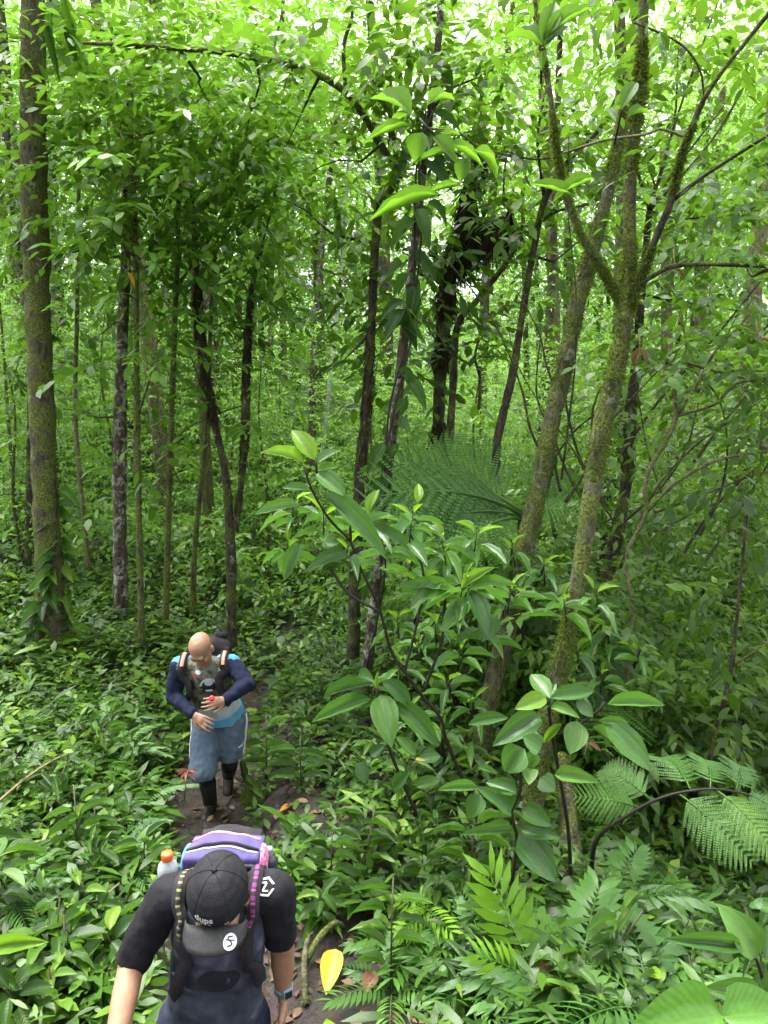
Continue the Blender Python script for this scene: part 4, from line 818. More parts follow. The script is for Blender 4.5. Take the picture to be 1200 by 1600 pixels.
# chest print
def jd(nm, VF, px, py, m, o=.003): decal(nm, VF[0], VF[1], at(px, py, 4.98), (1, .05, -.03), (0, -.2, 1), jb, m, jersey, o, .35)
jd('print', arc2(.052, .066, .15, 3.0, 20, 1.1), 325, 1078, M['greyprint']); jd('print', disc2(.05, .052, 20), 325, 1077, M['darkprint'], .0022); jd('print', disc2(.03, .024, 18), 325, 1070, M['greyprint'], .004)
jd('print', disc2(.022, .011, 14), 318, 1076, M['darkprint'], .0052); jd('print', disc2(.022, .011, 14), 333, 1075, M['darkprint'], .0052); jd('print', disc2(.028, .01, 14), 325, 1084, M['white'], .0058)
jd('print', disc2(.02, .012, 4, .78), 303, 1060, M['maroon'], .004); jd('print', disc2(.022, .014, 12, .2), 308, 1054, M['paleprint'], .0032)
jd('lettering', poly2([(-.03, -.012), (-.022, .014), (-.014, -.012), (-.006, .014), (.0, -.01), (.01, .014), (.016, -.01), (.028, .012)], .006), 345, 1053, M['white'], .004)
# daypack with salmon-lined straps
pc = ch + Vector((.02, .2, -.03))
bpk = empty('backpack', pc - Vector((0, 0, .3)), 'small black backpack with salmon-lined straps on the bald man', 'backpack')
A = (Vector((1, 0, 0)), Vector((0, .95, -.3)), Vector((0, .3, .95)))
B = Blob(); B.box(pc - A[2] * .1, (.12, .07, .2), A); B.ell(pc + A[2] * .1, (.13, .085, .09), A); B.build('main_bag', M['packblack'], bpk, .009, 6)
B = Blob(); B.ell(pc + A[2] * .16 + Vector((.05, 0, .03)), (.05, .04, .035), A); B.build('top_roll', M['black'], bpk, .006, 3)
pts = [pc + A[2] * .17 + Vector((.02 + .035 * math.cos(t), -.01, .03 + .05 * math.sin(t))) for t in np.linspace(0, math.pi, 10)]; link('grab_loop', tube_mesh('grab_loop', pts, [.006] * 10, 7), M['packblack'], bpk)
for s in 'RL':
    q = J['sh' + s]; k = -1 if s == 'R' else 1; xs = q.x - k * .045
    pts = [Vector((xs, pc.y - .05, q.z + .1)), Vector((xs, q.y + .02, q.z + .13)), Vector((xs, q.y - .1, q.z + .05)), Vector((xs + k * .015, q.y - .2, q.z - .06)), Vector((xs + k * .03, q.y - .2, q.z - .18)), Vector((xs + k * .09, q.y - .05, q.z - .3))]
    st = ribbon('shoulder_strap', pts, .052, .014, M['packblack'], bpk, jb, lift=.018); ribbon('strap_lining', pts[:3], .024, .003, M['salmon'], st, jb, lift=.033)
rd = empty('bottle_cap', at(331, 1091, 4.76), 'small red cap held in the bald man\'s fingers', 'cap'); lathe('cap_shell', [(0, .012), (.016, .012), (.019, .008), (.019, -.012), (.017, -.013), (0, -.01)], at(331, 1091, 4.76), M['red'], rd, (.3, -.8, .5))

# ------------------------------------------------------------------ single leaves: unit meshes (length 1 along +Y, width 1) shared by all copies
def leaf_mesh(name, shape, droop, fold, wave, material, rows=7):
    V, U, F = [], [], []
    cols = (-1, -.5, 0, .5, 1)
    for i in range(rows + 1):
        t = i / rows
        if shape == 'ellip': w_ = math.sin(math.pi * min(1, t ** .9)) ** .75 * (1 - .12 * t)
        elif shape == 'lance': w_ = math.sin(math.pi * t ** .75) ** .9
        elif shape == 'ovate': w_ = math.sin(math.pi * t ** .62) ** .7
        else: w_ = min(1, 4.5 * t) * (1 - t ** 3) ** .5 * 1.0
        w_ = max(w_, .02) * .5
        for c in cols:
            x = c * w_
            z = fold * abs(c) * w_ * 2 - droop * t * t - .35 * fold * c * c * w_ + wave * math.sin(t * 17 + c * 2) * abs(c) * w_
            V.append((x, t - .12 * droop * t * t, z)); U.append((.5 + c * .5 * (.3 + .7 * min(1, w_ * 2)), t))
    for i in range(rows):
        for j in range(4):
            a = i * 5 + j; F.append((a, a + 1, a + 6, a + 5))
    me = np_mesh(name, np.array(V), np.array(F), uv=np.array(U)); me.materials.append(M[material]); return me
LM = {}
for mt in ('leaf_gloss', 'leaf_mid', 'leaf_hero', 'leaf_young', 'leaf_back', 'dead_obj', 'red_leaf', 'yellow', 'orange'):
    for sh in ('ellip', 'lance', 'ovate'):
        LM[mt, sh] = [leaf_mesh('leaf', sh, dr, fo, wv, mt) for dr, fo, wv in ((.1, .22, .04), (.28, .3, .06), (.42, .2, .1))]
def frame(b, t, n):
    y = Vector(t) - Vector(b); L = y.length; y = y / L; n = Vector(n)
    x = y.cross(n); x = x.normalized() if x.length > 1e-6 else y.orthogonal().normalized()
    z = x.cross(y)
    return L, x, y, z
def leaf_between(parent, b, t, width, n=(0, -.35, 1), m='leaf_hero', sh='ellip', var=0, name='leaf'):
    L, x, y, z = frame(b, t, n)
    mx = Matrix(((x.x * width, y.x * L, z.x * L, b[0]), (x.y * width, y.y * L, z.y * L, b[1]), (x.z * width, y.z * L, z.z * L, b[2]), (0, 0, 0, 1)))
    return link(name, LM[m, sh][var % 3], None, parent, mx)

# a shrub: a stem, and leaves given by where they start and end in the photograph
def stem_part(parent, pl, Y0, Y1=None, m='stem_dark', name='stem'):
    P, r = limb(pl, Y0, Y1)
    return link(name, tube_mesh(name, P, r, 7, .08, 1, .05), M[m], parent), P
def hero(name, label, cat, base, stems, leaves, Y, m='leaf_hero', sh='ellip', stem_m='stem_dark', extra=()):
    root = empty(name, base, label, cat)
    for s in stems:
        pl, y0, y1 = s if isinstance(s, tuple) else (s, Y, Y)
        stem_part(root, pl, y0, y1, stem_m)
    for i, l in enumerate(leaves):
        bx, by, tx, ty, wpx = l[:5]; dY = l[5] if len(l) > 5 else random.uniform(-.1, .06); mm = l[6] if len(l) > 6 else m; y = l[7] if len(l) > 7 else Y
        b = at(bx, by, y); t = at(tx, ty, y + dY)
        leaf_between(root, b, t, wpx * mpp(bx, by, y) * 1.08, (random.uniform(-.15, .15), -.75, .75), mm, sh, random.randint(0, 1))
    for (px, py, y, n, lp, mm) in extra:                 # whorls of leaves round a shoot tip
        c = at(px, py, y); L0 = lp * mpp(px, py, y); a0 = random.uniform(0, 6)
        link('shoot', tube_mesh('shoot', [c - Vector((random.uniform(-.04, .04), -.03, L0 * .75)), c], [.005, .003], 6), M[stem_m], root)
        for k in range(n):
            a = a0 + k * 2.4; e = random.uniform(-.35, .35) if k < n - 2 else random.uniform(.5, 1.1)
            L = L0 * random.uniform(.7, 1.1) * (1 if k < n - 2 else .6)
            d = Vector((math.cos(a) * math.cos(e), math.sin(a) * math.cos(e), math.sin(e)))
            b = c - Vector((0, 0, .045 * (n - k) / n * 3)) + d * .02
            leaf_between(root, b, b + d * L, L * random.uniform(.23, .31), (0, 0, 1), (mm if k < n - 2 else 'leaf_young'), 'ellip', random.randint(0, 2))
    return root

hero('ribbed_shrub', 'tall shrub with long ribbed leaves and pale shoot tips in the centre', 'shrub', on_ground(735, 1240),
     [([(735, 1240, 6.8), (717, 1203, 6.1), (696, 1153, 6.1), (688, 1121, 5.4), (656, 1083, 5.4), (632, 1049, 5.4), (611, 1017, 4.8), (592, 950, 4.8), (557, 874, 4.1), (548, 846, 4.1), (516, 813, 4.1), (488, 767, 3.4), (475, 729, 3.4)], 4.4, 4.1), ([(489, 855, 3), (519, 893, 4), (545, 928, 5), (592, 955, 5)], 4.15, 4.2), ([(548, 846, 4), (546, 800, 4), (540, 778, 3)], 4.15, 4.1), ([(632, 1049, 5), (650, 980, 4), (662, 900, 4), (640, 830, 3)], 4.3, 4.4), ([(662, 1080, 5), (690, 1000, 4), (700, 920, 4), (735, 915, 3)], 4.3, 4.2), ([(495, 740, 4), (493, 715, 3)], 4.1, 4.1)],
     [(491, 719, 456, 665, 30, .05, 'leaf_young'), (475, 724, 410, 696, 24, -.05, 'leaf_young'), (495, 724, 531, 700, 17, .1), (495, 735, 528, 728, 14, .0, 'leaf_young'), (494, 737, 541, 773, 30, -.1), (505, 770, 607, 868, 34, -.25), (482, 765, 440, 760, 16), (470, 850, 440, 905, 24, -.1), (530, 800, 545, 775, 18, 0, 'leaf_young'), (528, 850, 500, 845, 30), (640, 860, 580, 815, 20), (470, 790, 395, 800, 22), (545, 870, 480, 880, 26, -.15), (690, 905, 640, 950, 26, -.15), (640, 850, 665, 872, 22, -.2), (705, 925, 628, 905, 22, -.1), (735, 918, 810, 905, 20), (735, 925, 765, 985, 30, -.2), (720, 920, 770, 880, 18, 0, 'leaf_young'), (770, 960, 755, 1000, 34, -.1), (735, 935, 690, 985, 30, -.15), (575, 800, 590, 760, 16, .05, 'leaf_young'), (652, 786, 655, 752, 15, .05, 'leaf_young'), (560, 820, 610, 800, 16, .05)], 4.15,
     extra=[(460, 780, 4.3, 8, 62, 'leaf_hero'), (505, 800, 4.2, 8, 66, 'leaf_hero'), (450, 845, 4.3, 6, 60, 'leaf_hero'), (575, 800, 4.4, 7, 60, 'leaf_hero'), (645, 800, 4.4, 9, 66, 'leaf_hero'), (600, 845, 4.5, 8, 62, 'leaf_hero'), (690, 840, 4.6, 9, 62, 'leaf_hero'), (745, 830, 4.7, 8, 60, 'leaf_hero'), (725, 905, 4.2, 10, 72, 'leaf_hero'), (660, 905, 4.4, 8, 66, 'leaf_hero'), (545, 850, 4.2, 7, 62, 'leaf_hero'), (800, 915, 4.3, 8, 64, 'leaf_hero'), (880, 930, 4.3, 8, 60, 'leaf_hero'), (760, 975, 4.3, 7, 64, 'leaf_hero'), (620, 960, 4.5, 6, 56, 'leaf_hero'), (930, 920, 4.4, 7, 56, 'leaf_hero'), (680, 970, 4.6, 7, 60, 'leaf_hero')])
for (lb_, px, py, y, ws) in (('ribbed shrub filling the gap between centre trunk and mossy trunks', 640, 1060, 5.2, [(640, 880), (690, 950), (720, 1010), (655, 1000), (625, 1030)]),
        ('ribbed shrub with upright shoots below the tree fern', 790, 1010, 5.6, [(700, 860), (760, 870), (800, 850), (850, 880), (730, 900), (790, 930), (660, 850)]),
        ('shaded ribbed shrub at the foot of the mossy trunks', 700, 1200, 4.8, [(640, 1110), (700, 1060), (740, 1090), (690, 1140), (640, 1180), (730, 1150)]),
        ('ribbed shrub low between forked trunk and pale sapling', 930, 1130, 5.2, [(900, 1010), (950, 980), (1000, 1010), (940, 1050), (1020, 1060), (890, 1060)])):
    g_ = on_ground(px, py); hero('ribbed_shrub', lb_, 'shrub', g_, [([(px, py, 7), ((px + qx) / 2 + random.uniform(-15, 15), (py + qy) / 2, 5), (qx, qy + 6, 3)], g_.y, y) for qx, qy in ws], [], y, extra=[(qx, qy, y + random.uniform(-.2, .2), 8, 52, 'leaf_hero') for qx, qy in ws])
hero('ribbed_shrub', 'whorl of six broad drooping leaves beside the path bank', 'shrub', on_ground(640, 1300),
     [([(650, 1270, 6), (612, 1180, 5), (592, 1110, 5), (589, 1076, 5)], 4.0, 3.9)],
     [(584, 1070, 489, 1083, 22, .1), (586, 1068, 548, 1047, 21, .2), (597, 1064, 648, 1102, 28, -.05), (581, 1092, 484, 1120, 26, -.1), (594, 1086, 611, 1162, 42, -.22), (618, 1100, 690, 1162, 34, -.15), (588, 1098, 560, 1110, 14, .1), (589, 1076, 589, 1050, 7, 0, 'leaf_young'), (650, 1180, 620, 1150, 20), (655, 1185, 690, 1180, 22), (640, 1205, 610, 1235, 22), (650, 1230, 690, 1215, 20), (578, 1180, 600, 1165, 18), (560, 1190, 572, 1225, 22)], 3.9)
hero('ribbed_shrub', 'pair of big leaf whorls held in front of the mossy trunks', 'shrub', on_ground(890, 1400),
     [([(892, 1400, 7), (888, 1300, 6), (872, 1200, 6), (860, 1130, 6), (857, 1092, 5)], 3.9, 3.6), ([(868, 1150, 4), (905, 1132, 5), (937, 1109, 4), (944, 1098, 4)], 3.65, 3.55)],
     [(859, 1091, 829, 1050, 30, .15), (860, 1090, 931, 1078, 26, .05), (853, 1090, 806, 1106, 28, -.1, 'leaf_young'), (860, 1105, 904, 1115, 18, -.1), (844, 1118, 775, 1158, 38, -.15), (795, 1122, 728, 1130, 22, .1), (949, 1100, 1044, 1093, 24, -.05), (946, 1130, 1018, 1202, 42, -.2), (934, 1127, 988, 1131, 15, .05), (902, 1127, 892, 1178, 38, -.12), (900, 1096, 928, 1120, 22, -.05), (925, 1135, 966, 1166, 24, .1), (848, 1110, 870, 1065, 16, .1), (835, 1140, 825, 1170, 28, -.05, 'leaf_hero'), (878, 1130, 845, 1162, 14, 0, 'leaf_young')], 3.6)
hero('broadleaf_sapling', 'zigzag stem with pale dull leaves hanging in two rows', 'sapling', on_ground(795, 1420),
     [([(795, 1420, 7), (806, 1330, 6), (808, 1305, 5), (799, 1270, 5), (813, 1235, 5), (812, 1195, 4)], 3.5, 3.4)],
     [(748, 1232, 678, 1229, 17, .05), (750, 1241, 731, 1281, 29, -.05), (808, 1238, 758, 1218, 25, .05), (799, 1266, 755, 1230, 32, -.05), (800, 1295, 725, 1299, 19, -.08), (810, 1306, 871, 1378, 48, -.15), (814, 1296, 876, 1308, 25, -.08), (815, 1266, 866, 1288, 30, -.05), (844, 1216, 868, 1236, 30, -.05), (866, 1211, 938, 1217, 24, -.05), (827, 1200, 827, 1224, 24, -.1), (748, 1198, 779, 1208, 10, 0), (820, 1170, 783, 1208, 42, .0), (845, 1170, 818, 1150, 30, 0, 'leaf_hero'), (838, 1175, 824, 1200, 22, 0)], 3.4, sh='ovate')
hero('overhead_branch', 'thin branch with bright lit leaves hanging near the top centre', 'branch', at(668, 200, 3.7), [([(720, 245, 3), (690, 220, 3), (668, 200, 4), (655, 185, 3)], 3.7, 3.7)],
     [(643, 180, 579, 129, 32, .1), (667, 165, 714, 137, 20, .1), (640, 197, 568, 214, 15, -.1), (660, 207, 646, 254, 34, 0), (677, 213, 714, 251, 24, -.05), (703, 238, 645, 250, 12, 0), (730, 247, 716, 284, 26, 0), (690, 215, 720, 205, 10, .1), (640, 178, 610, 190, 14, .15), (700, 225, 760, 255, 22, .1), (740, 235, 790, 270, 24, .1), (720, 290, 660, 300, 10, .05), (690, 305, 570, 335, 20, .15)], 3.7, m='leaf_back', sh='lance')
hero('overhead_branch', 'twig of three bright leaves at the top, before the sky gap', 'branch', at(848, 75, 4.4), [([(845, 130, 4), (848, 75, 4)], 4.6, 4.4)], [(847, 72, 793, 35, 26, .1), (850, 74, 892, 34, 27, .1), (849, 78, 846, 110, 12, 0), (848, 70, 870, -5, 30, .1), (852, 60, 930, 0, 26, .1)], 4.4, m='leaf_back', sh='lance')
hero('overhead_branch', 'two pale upright leaves crossing the upper mossy trunk', 'branch', at(975, 185, 4.2), [([(960, 225, 3), (968, 190, 3), (972, 172, 3)], 4.4, 4.2)], [(970, 171, 996, 122, 23, .1), (980, 183, 1018, 163, 16, .05), (962, 190, 935, 165, 22, .1), (930, 280, 860, 300, 24, 0), (900, 310, 830, 280, 22, 0)], 4.2, m='leaf_back', sh='ellip')
hero('epiphyte_plant', 'long dark strap leaves hanging off the stout trunk top', 'plant', at(75, 30, 7.1), [([(70, 60, 6), (80, 20, 5), (75, -20, 4)], 7.2, 7.1)], [(100, -10, 128, 95, 15, 0, 'leaf_back'), (75, 40, 90, 120, 12), (80, 10, 82, 80, 9), (100, 40, 125, 108, 11, 0), (85, 78, 115, 110, 16, 0), (75, 5, 95, 25, 9), (60, 100, 78, 135, 7)], 7.1, m='leaf_mid', sh='lance')
# climber on the stout trunk
cl = empty('climbing_vine', t1P[0] + Vector((0, -.2, .1)), 'climber with pointed leaves wrapped round the foot of the stout trunk', 'vine')
for k in range(2):
    pts = []
    for j in range(26):
        q = j / 25 * (5 if k else 3.4); i = min(int(q), len(t1P) - 2); c = t1P[i].lerp(t1P[i + 1], q - i); rr = t1r[i] + .012
        a = 3.6 + k * 2.2 + j * .11
        pts.append(c + Vector((math.cos(a) * rr, math.sin(a) * rr, 0)))
    link('stem', tube_mesh('stem', pts, [.008] * 26, 6), M['stem'], cl)
    for j in range(1, 26):
        for q in range(2 if j < 17 else 1):
            a = random.uniform(math.pi * 1.02, math.pi * 1.98); d = Vector((math.cos(a), math.sin(a) * .8, random.uniform(-.7, .1)))
            b = pts[j]; L = random.uniform(.14, .3)
            leaf_between(cl, b, b + d.normalized() * L, L * .42, (0, -.8, .8), 'leaf_mid', 'ovate', j)
# vines with big leaves on the slim centre trunk
v2 = empty('climbing_vine', t11P[2], 'leafy climber hanging along the slim centre trunk', 'vine')
for s in range(2):
    pts = [p + Vector((math.sin(i * 1.7 + s) * .06, -.09, 0)) for i, p in enumerate(t11P[1:9])]
    link('stem', tube_mesh('stem', pts, [.009] * len(pts), 6, sub=.1), M['stem_dark'], v2)
for j in range(46):
    q = random.uniform(2, 8.6); i = int(q); b = t11P[i].lerp(t11P[i + 1], q - i) + Vector((random.uniform(-.07, .07), -.08, 0)); a = random.uniform(2.6, 6.8)
    d = Vector((math.cos(a), math.sin(a) * .6, random.uniform(-1.3, -.1))).normalized(); L = random.uniform(.16, .34)
    leaf_between(v2, b, b + d * L, L * .36, (0, -.8, .6), 'leaf_mid', 'lance', j)

# ------------------------------------------------------------------ ferns
def frond_once(name, n, plen, material, strap=True):
    """once-divided frond, unit length along +Y, strap leaflets; arching"""
    parts = []; arch = lambda t: (0, t - .1 * t * t, .28 * t - .55 * t * t)
    V, F = tube([arch(t) for t in np.linspace(0, 1, 9)], np.linspace(.009, .003, 9), 4); parts.append((V, tri_quads(F)))
    o, d, nn, L = [], [], [], []
    for i in range(n):
        t = .2 + .8 * i / (n - 1)
        for s in (-1, 1):
            o.append(arch(t)); sp = .25 + 1.3 * t ** 2
            d.append((s * (1 - .5 * t ** 3), .35 + .5 * t ** 2, -.1 - random.uniform(0, .25))); nn.append((random.gauss(0, .15), -.15, 1)); L.append(plen * (math.sin(math.pi * (.22 + .7 * (1 - t)) ** .8) * .8 + .25) * random.uniform(.9, 1.08))
    V, F, _ = bulk_leaves(np.array(o), np.array(d), np.array(nn, float), np.array(L), np.zeros(len(o)), True, .26 if strap else .2, .18); parts.append((V, F))
    V, F = merge(parts); me = np_mesh(name, V, F); me.materials.append(M[material]); return me
def frond_twice(name, n, material, nsub=13):
    """twice-divided (tree fern) frond"""
    o, d, nn, L = [], [], [], []; arch = lambda t: np.array((0, t - .12 * t * t, .3 * t - .5 * t * t)); parts = []
    V, F = tube([arch(t) for t in np.linspace(0, 1, 10)], np.linspace(.012, .003, 10), 5); parts.append((V, tri_quads(F)))
    for i in range(n):
        t = .16 + .84 * i / (n - 1); pl = .36 * (math.sin(math.pi * (.12 + .85 * t)) ** .7) + .02
        for s in (-1, 1):
            b = arch(t); dr = np.array((s, .45 + .4 * t, -.12 - random.uniform(0, .18))); dr /= np.linalg.norm(dr)
            V, F = tube([b, b + dr * pl * .5, b + dr * pl - np.array((0, 0, .05 * pl))], [.003, .002, .001], 3, cap=False); parts.append((V, tri_quads(F)))
            sd = np.array((-dr[1], dr[0], 0))
            for j in range(nsub):
                u = (j + .8) / nsub; p = b + dr * pl * u - np.array((0, 0, .05 * pl * u * u)); l = pl * .1 * (1 - u) ** .5 + .005
                for q in (-1, 1):
                    o.append(p); d.append(sd * q + dr * .45 + np.array((0, 0, -.1))); nn.append((0, -.1, 1)); L.append(l)
    V, F, _ = bulk_leaves(np.array(o), np.array(d), np.array(nn, float), np.array(L), np.zeros(len(o)), False, .62, .1); parts.append((V, F))
    V, F = merge(parts); me = np_mesh(name, V, F); me.materials.append(M[material]); return me
FR1 = [frond_once('frond', 11, .3, 'fern') for _ in range(2)]; FRB = [frond_once('frond', 9, .36, 'fern_bright') for _ in range(2)]
FRT = [frond_twice('frond', 14, 'fern', 15) for _ in range(2)]; FRN = [frond_once('frond', 20, .2, 'fern', False) for _ in range(2)]
def frond_at(parent, b, t, me, n=(0, -.2, 1), wide=1.0):
    L, x, y, z = frame(b, t, n); L /= .9
    mx = Matrix(((x.x * L * wide, y.x * L, z.x * L, b[0]), (x.y * L * wide, y.y * L, z.y * L, b[1]), (x.z * L * wide, y.z * L, z.z * L, b[2]), (0, 0, 0, 1)))
    return link('frond', me, None, parent, mx)
def fern(label, base, fronds, meshes, stalk=None, cat='fern', name='fern', group=None, wide=1.0):
    r = empty(name, base, label, cat, group)
    for i, (bx, by, y0, tx, ty, y1) in enumerate(fronds):
        frond_at(r, at(bx, by, y0), at(tx, ty, y1), meshes[i % len(meshes)], (random.uniform(-.35, .35), -.75, .75), wide)
    if stalk:
        for pl, y0, y1 in stalk: stem_part(r, pl, y0, y1, 'stem_dark', 'stalk')
    return r
fern('bright yellow-green fern with strap leaflets by the path edge', on_ground(840, 1540), [(842, 1535, 3.15, 772, 1385, 3.3), (845, 1530, 3.15, 832, 1575, 2.95), (838, 1530, 3.15, 775, 1500, 3.05)], FRB, [([(840, 1580, 4), (842, 1535, 4)], 3.2, 3.15)])
fern('small light green fern beside the fallen yellow leaf', on_ground(665, 1440), [(668, 1420, 3.6, 640, 1445, 3.4), (668, 1420, 3.6, 690, 1440, 3.4), (668, 1420, 3.6, 665, 1385, 3.7), (668, 1420, 3.6, 640, 1410, 3.5)], FRB)
fern('feathery tree fern spreading behind the ribbed shrub', on_ground(815, 1010), [(815, 805, 6.4, 600, 742, 5.8), (815, 800, 6.4, 590, 690, 6.6), (812, 798, 6.4, 665, 680, 7.0), (818, 800, 6.4, 880, 715, 6.9), (818, 805, 6.4, 900, 790, 6.0), (812, 808, 6.4, 650, 800, 5.7), (812, 810, 6.4, 690, 850, 5.5)], FRT, [([(815, 1010, 14), (814, 900, 13), (815, 802, 12)], 6.4, 6.4)], name='tree_fern')
fern('tree fern fronds arching out over the gully on a black stalk', on_ground(925, 1400), [(1060, 1240, 3.8, 1170, 1330, 3.4), (1020, 1252, 3.9, 940, 1190, 4.2), (1080, 1236, 3.8, 1035, 1165, 4.2), (1110, 1233, 3.75, 1105, 1170, 4.1), (1000, 1262, 3.9, 915, 1240, 3.8), (1120, 1235, 3.75, 1215, 1320, 3.4), (1150, 1235, 3.7, 1160, 1180, 4.0), (1160, 1238, 3.7, 1225, 1270, 3.6)], FRT, [([(925, 1400, 9), (931, 1315, 7), (987, 1270, 5.5), (1035, 1246, 5), (1083, 1235, 4), (1133, 1234, 4), (1200, 1250, 3)], 4.1, 3.7)], name='tree_fern')
fern('low lacy fern fronds below the two leaf whorls', on_ground(960, 1120), [(960, 1100, 5.6, 880, 1060, 5.2), (960, 1100, 5.6, 900, 1090, 5.0), (965, 1095, 5.6, 1030, 1060, 5.3), (960, 1100, 5.6, 990, 1010, 6.0), (965, 1100, 5.6, 960, 1130, 4.8)], FRT)
# spotlight leaves bottom right
hero('broadleaf_sapling', 'glossy blue-green pinnate leaf leaning in at the right edge', 'sapling', on_ground(1215, 1650), [([(1210, 1640, 6), (1200, 1570, 5), (1182, 1500, 5), (1160, 1480, 4)], 2.5, 2.5)],
     [(1160, 1480, 1054, 1465, 28, -.05), (1182, 1496, 1134, 1416, 52, .05), (1188, 1545, 1104, 1543, 28, -.06), (1195, 1500, 1215, 1440, 40, .1), (1195, 1560, 1225, 1500, 44, 0), (1190, 1420, 1172, 1405, 24, .05), (1225, 1430, 1170, 1405, 26, .1)], 2.5, m='leaf_hero')
bigl = empty('arum_plant', on_ground(1130, 1680), 'huge glossy heart shaped leaf in the lower right corner', 'plant')
for (bx, by, tx, ty, wd, dy) in ((1128, 1588, 985, 1612, 95, -.1), (1128, 1588, 1240, 1580, 80, .0)):
    b = at(bx, by, 1.9); leaf_between(bigl, b, at(tx, ty, 1.9 + dy), wd * mpp(bx, by, 1.9), (0, -.6, .9), 'leaf_gloss', 'ovate', 0)
stem_part(bigl, [(1135, 1720, 9), (1128, 1590, 7)], 1.95, 1.9, 'stem')
hero('arum_plant', 'bright arching leaf in the lower left corner', 'plant', on_ground(20, 1640), [([(10, 1640, 6), (15, 1560, 5), (5, 1540, 4)], 3.0, 3.0)], [(5, 1540, 30, 1610, 34, -.1, 'leaf_young'), (-5, 1480, 55, 1470, 28, -.1, 'leaf_young'), (0, 1500, -40, 1550, 30), (70, 1570, 110, 1600, 40, -.1), (90, 1555, 60, 1590, 36, -.1)], 3.0, m='leaf_mid')

# ------------------------------------------------------------------ undergrowth plants, one object each
def tmpl(kind):
    L = []; st = []
    if kind == 'seedling':
        h = random.uniform(.2, .42); st.append(([(0, 0, -.05), (.02, .01, h * .5), (0, .02, h)], .005)); n = random.randint(8, 12)
        for k in range(n):
            a = k * 2.4; e = random.uniform(-.25, .35); z = h * (.35 + .65 * k / n); l = random.uniform(.12, .2); L.append((z, a, e, l, l * random.uniform(.38, .5), 'ellip'))
    elif kind == 'cane':
        h = random.uniform(.4, .7); st.append(([(0, 0, -.05), (.05, 0, h * .6), (.16, 0, h)], .006)); n = 9
        for k in range(n):
            a = (k % 2) * math.pi + random.uniform(-.3, .3) + 1.57; z = h * (.25 + .75 * k / n); L.append((z, a, random.uniform(.0, .5), .24, .06, 'lance'))
    else:
        n = 9
        for k in range(n): L.append((.01, k * 2.4, random.uniform(.35, 1.0), random.uniform(.24, .42), random.uniform(.07, .1), 'lance'))
        st.append(([(0, 0, -.05), (0, 0, .03)], .01))
    return L, st
kinds = {}
for kd in ('seedling', 'cane', 'blade'):
    kinds[kd] = []
    for v in range(5):
        L, st = tmpl(kd); mats = []
        for (z, a, e, l, wd, sh) in L:
            rx = .16 * max(0, z - .25) ** 1.5 * 3 if kd == 'cane' else 0
            b = Vector((rx, 0, z)); d = Vector((math.cos(a) * math.cos(e), math.sin(a) * math.cos(e), math.sin(e))); b2 = b + d * .03
            l_, x, y, zz = frame(b2, b2 + d * l, (0, 0, 1))
            mats.append((sh, random.randint(0, 2) if kd != 'blade' else random.randint(1, 2), Matrix(((x.x * wd, y.x * l, zz.x * l, b2.x), (x.y * wd, y.y * l, zz.y * l, b2.y), (x.z * wd, y.z * l, zz.z * l, b2.z), (0, 0, 0, 1)))))
        kinds[kd].append((mats, tube_mesh('stem', st[0][0], [st[0][1]] * len(st[0][0]), 6)))
        kinds[kd][-1][1].materials.append(M['stem'])
def plant(name, kd, p, label, group, sc=1.0, tiltx=0.0, m='leaf_mid', cat='plant'):
    mats, sm = random.choice(kinds[kd]); W = Matrix.Translation(p) @ Matrix.Rotation(tiltx, 4, 'X') @ Matrix.Rotation(random.uniform(0, 6.28), 4, 'Z') @ Matrix.Scale(sc, 4)
    r = link(name, None, M=W); r.empty_display_size = .1; tag(r, label, cat, group)
    link('stem', sm, None, r, W.copy())
    for sh, v, mx in mats:
        if random.random() < .93: link('leaf', LM[m, sh][v], None, r, W @ mx)
    return r
def rosette_fern(p, label, group, sc, meshes):
    r = empty('fern', p, label, 'fern', group)
    a0 = random.uniform(0, 6)
    for k in range(6):
        a = a0 + k * 1.05; l = sc * random.uniform(.7, 1.1); d = Vector((math.cos(a), math.sin(a), random.uniform(.25, .7)))
        frond_at(r, p, p + d.normalized() * l, meshes[k % 2], (0, 0, 1))
    return r
def open_mud(x, y):
    px, py = pix(np.stack([x, y, hgt(x, y)], -1))
    return ((px > 462) & (px < 590) & (py > 1455) & (py < 1640)) | ((px > 405) & (px < 520) & (py > 1240) & (py < 1310)) | ((px > 570) & (px < 640) & (py > 1400) & (py < 1600) & (np.sin(px * .13) > 0))
def clear_of_path(p, m=.42): return abs(p.x - float(xpath(p.y))) > m and not bool(open_mud(np.array(p.x), np.array(p.y)))
ZONES = [ # px range, py range, plants, kinds, names
    ((-20, 290), (1130, 1420), 110, ('seedling', 'cane', 'blade', 'seedling'), 'on the bank left of the bald man', 'plants on the left bank'),
    ((-20, 230), (1420, 1620), 40, ('blade', 'seedling', 'seedling'), 'in the lower left corner', 'plants in the lower left corner'),
    ((390, 700), (1090, 1260), 46, ('seedling', 'seedling', 'cane'), 'on the dark bank right of the bald man', 'plants on the bank right of the path'),
    ((480, 900), (1300, 1600), 58, ('cane', 'blade', 'seedling'), 'around the bright fern at the bottom', 'plants at the bottom beside the path'),
    ((900, 1230), (1150, 1600), 66, ('seedling', 'cane', 'seedling'), 'in the shady gully on the lower right', 'plants in the gully')]
looks = {'seedling': ('seedling', 'small broad leaved seedling'), 'cane': ('cane_plant', 'leaning cane with narrow paired leaves'), 'blade': ('blade_plant', 'tuft of long arching blades')}
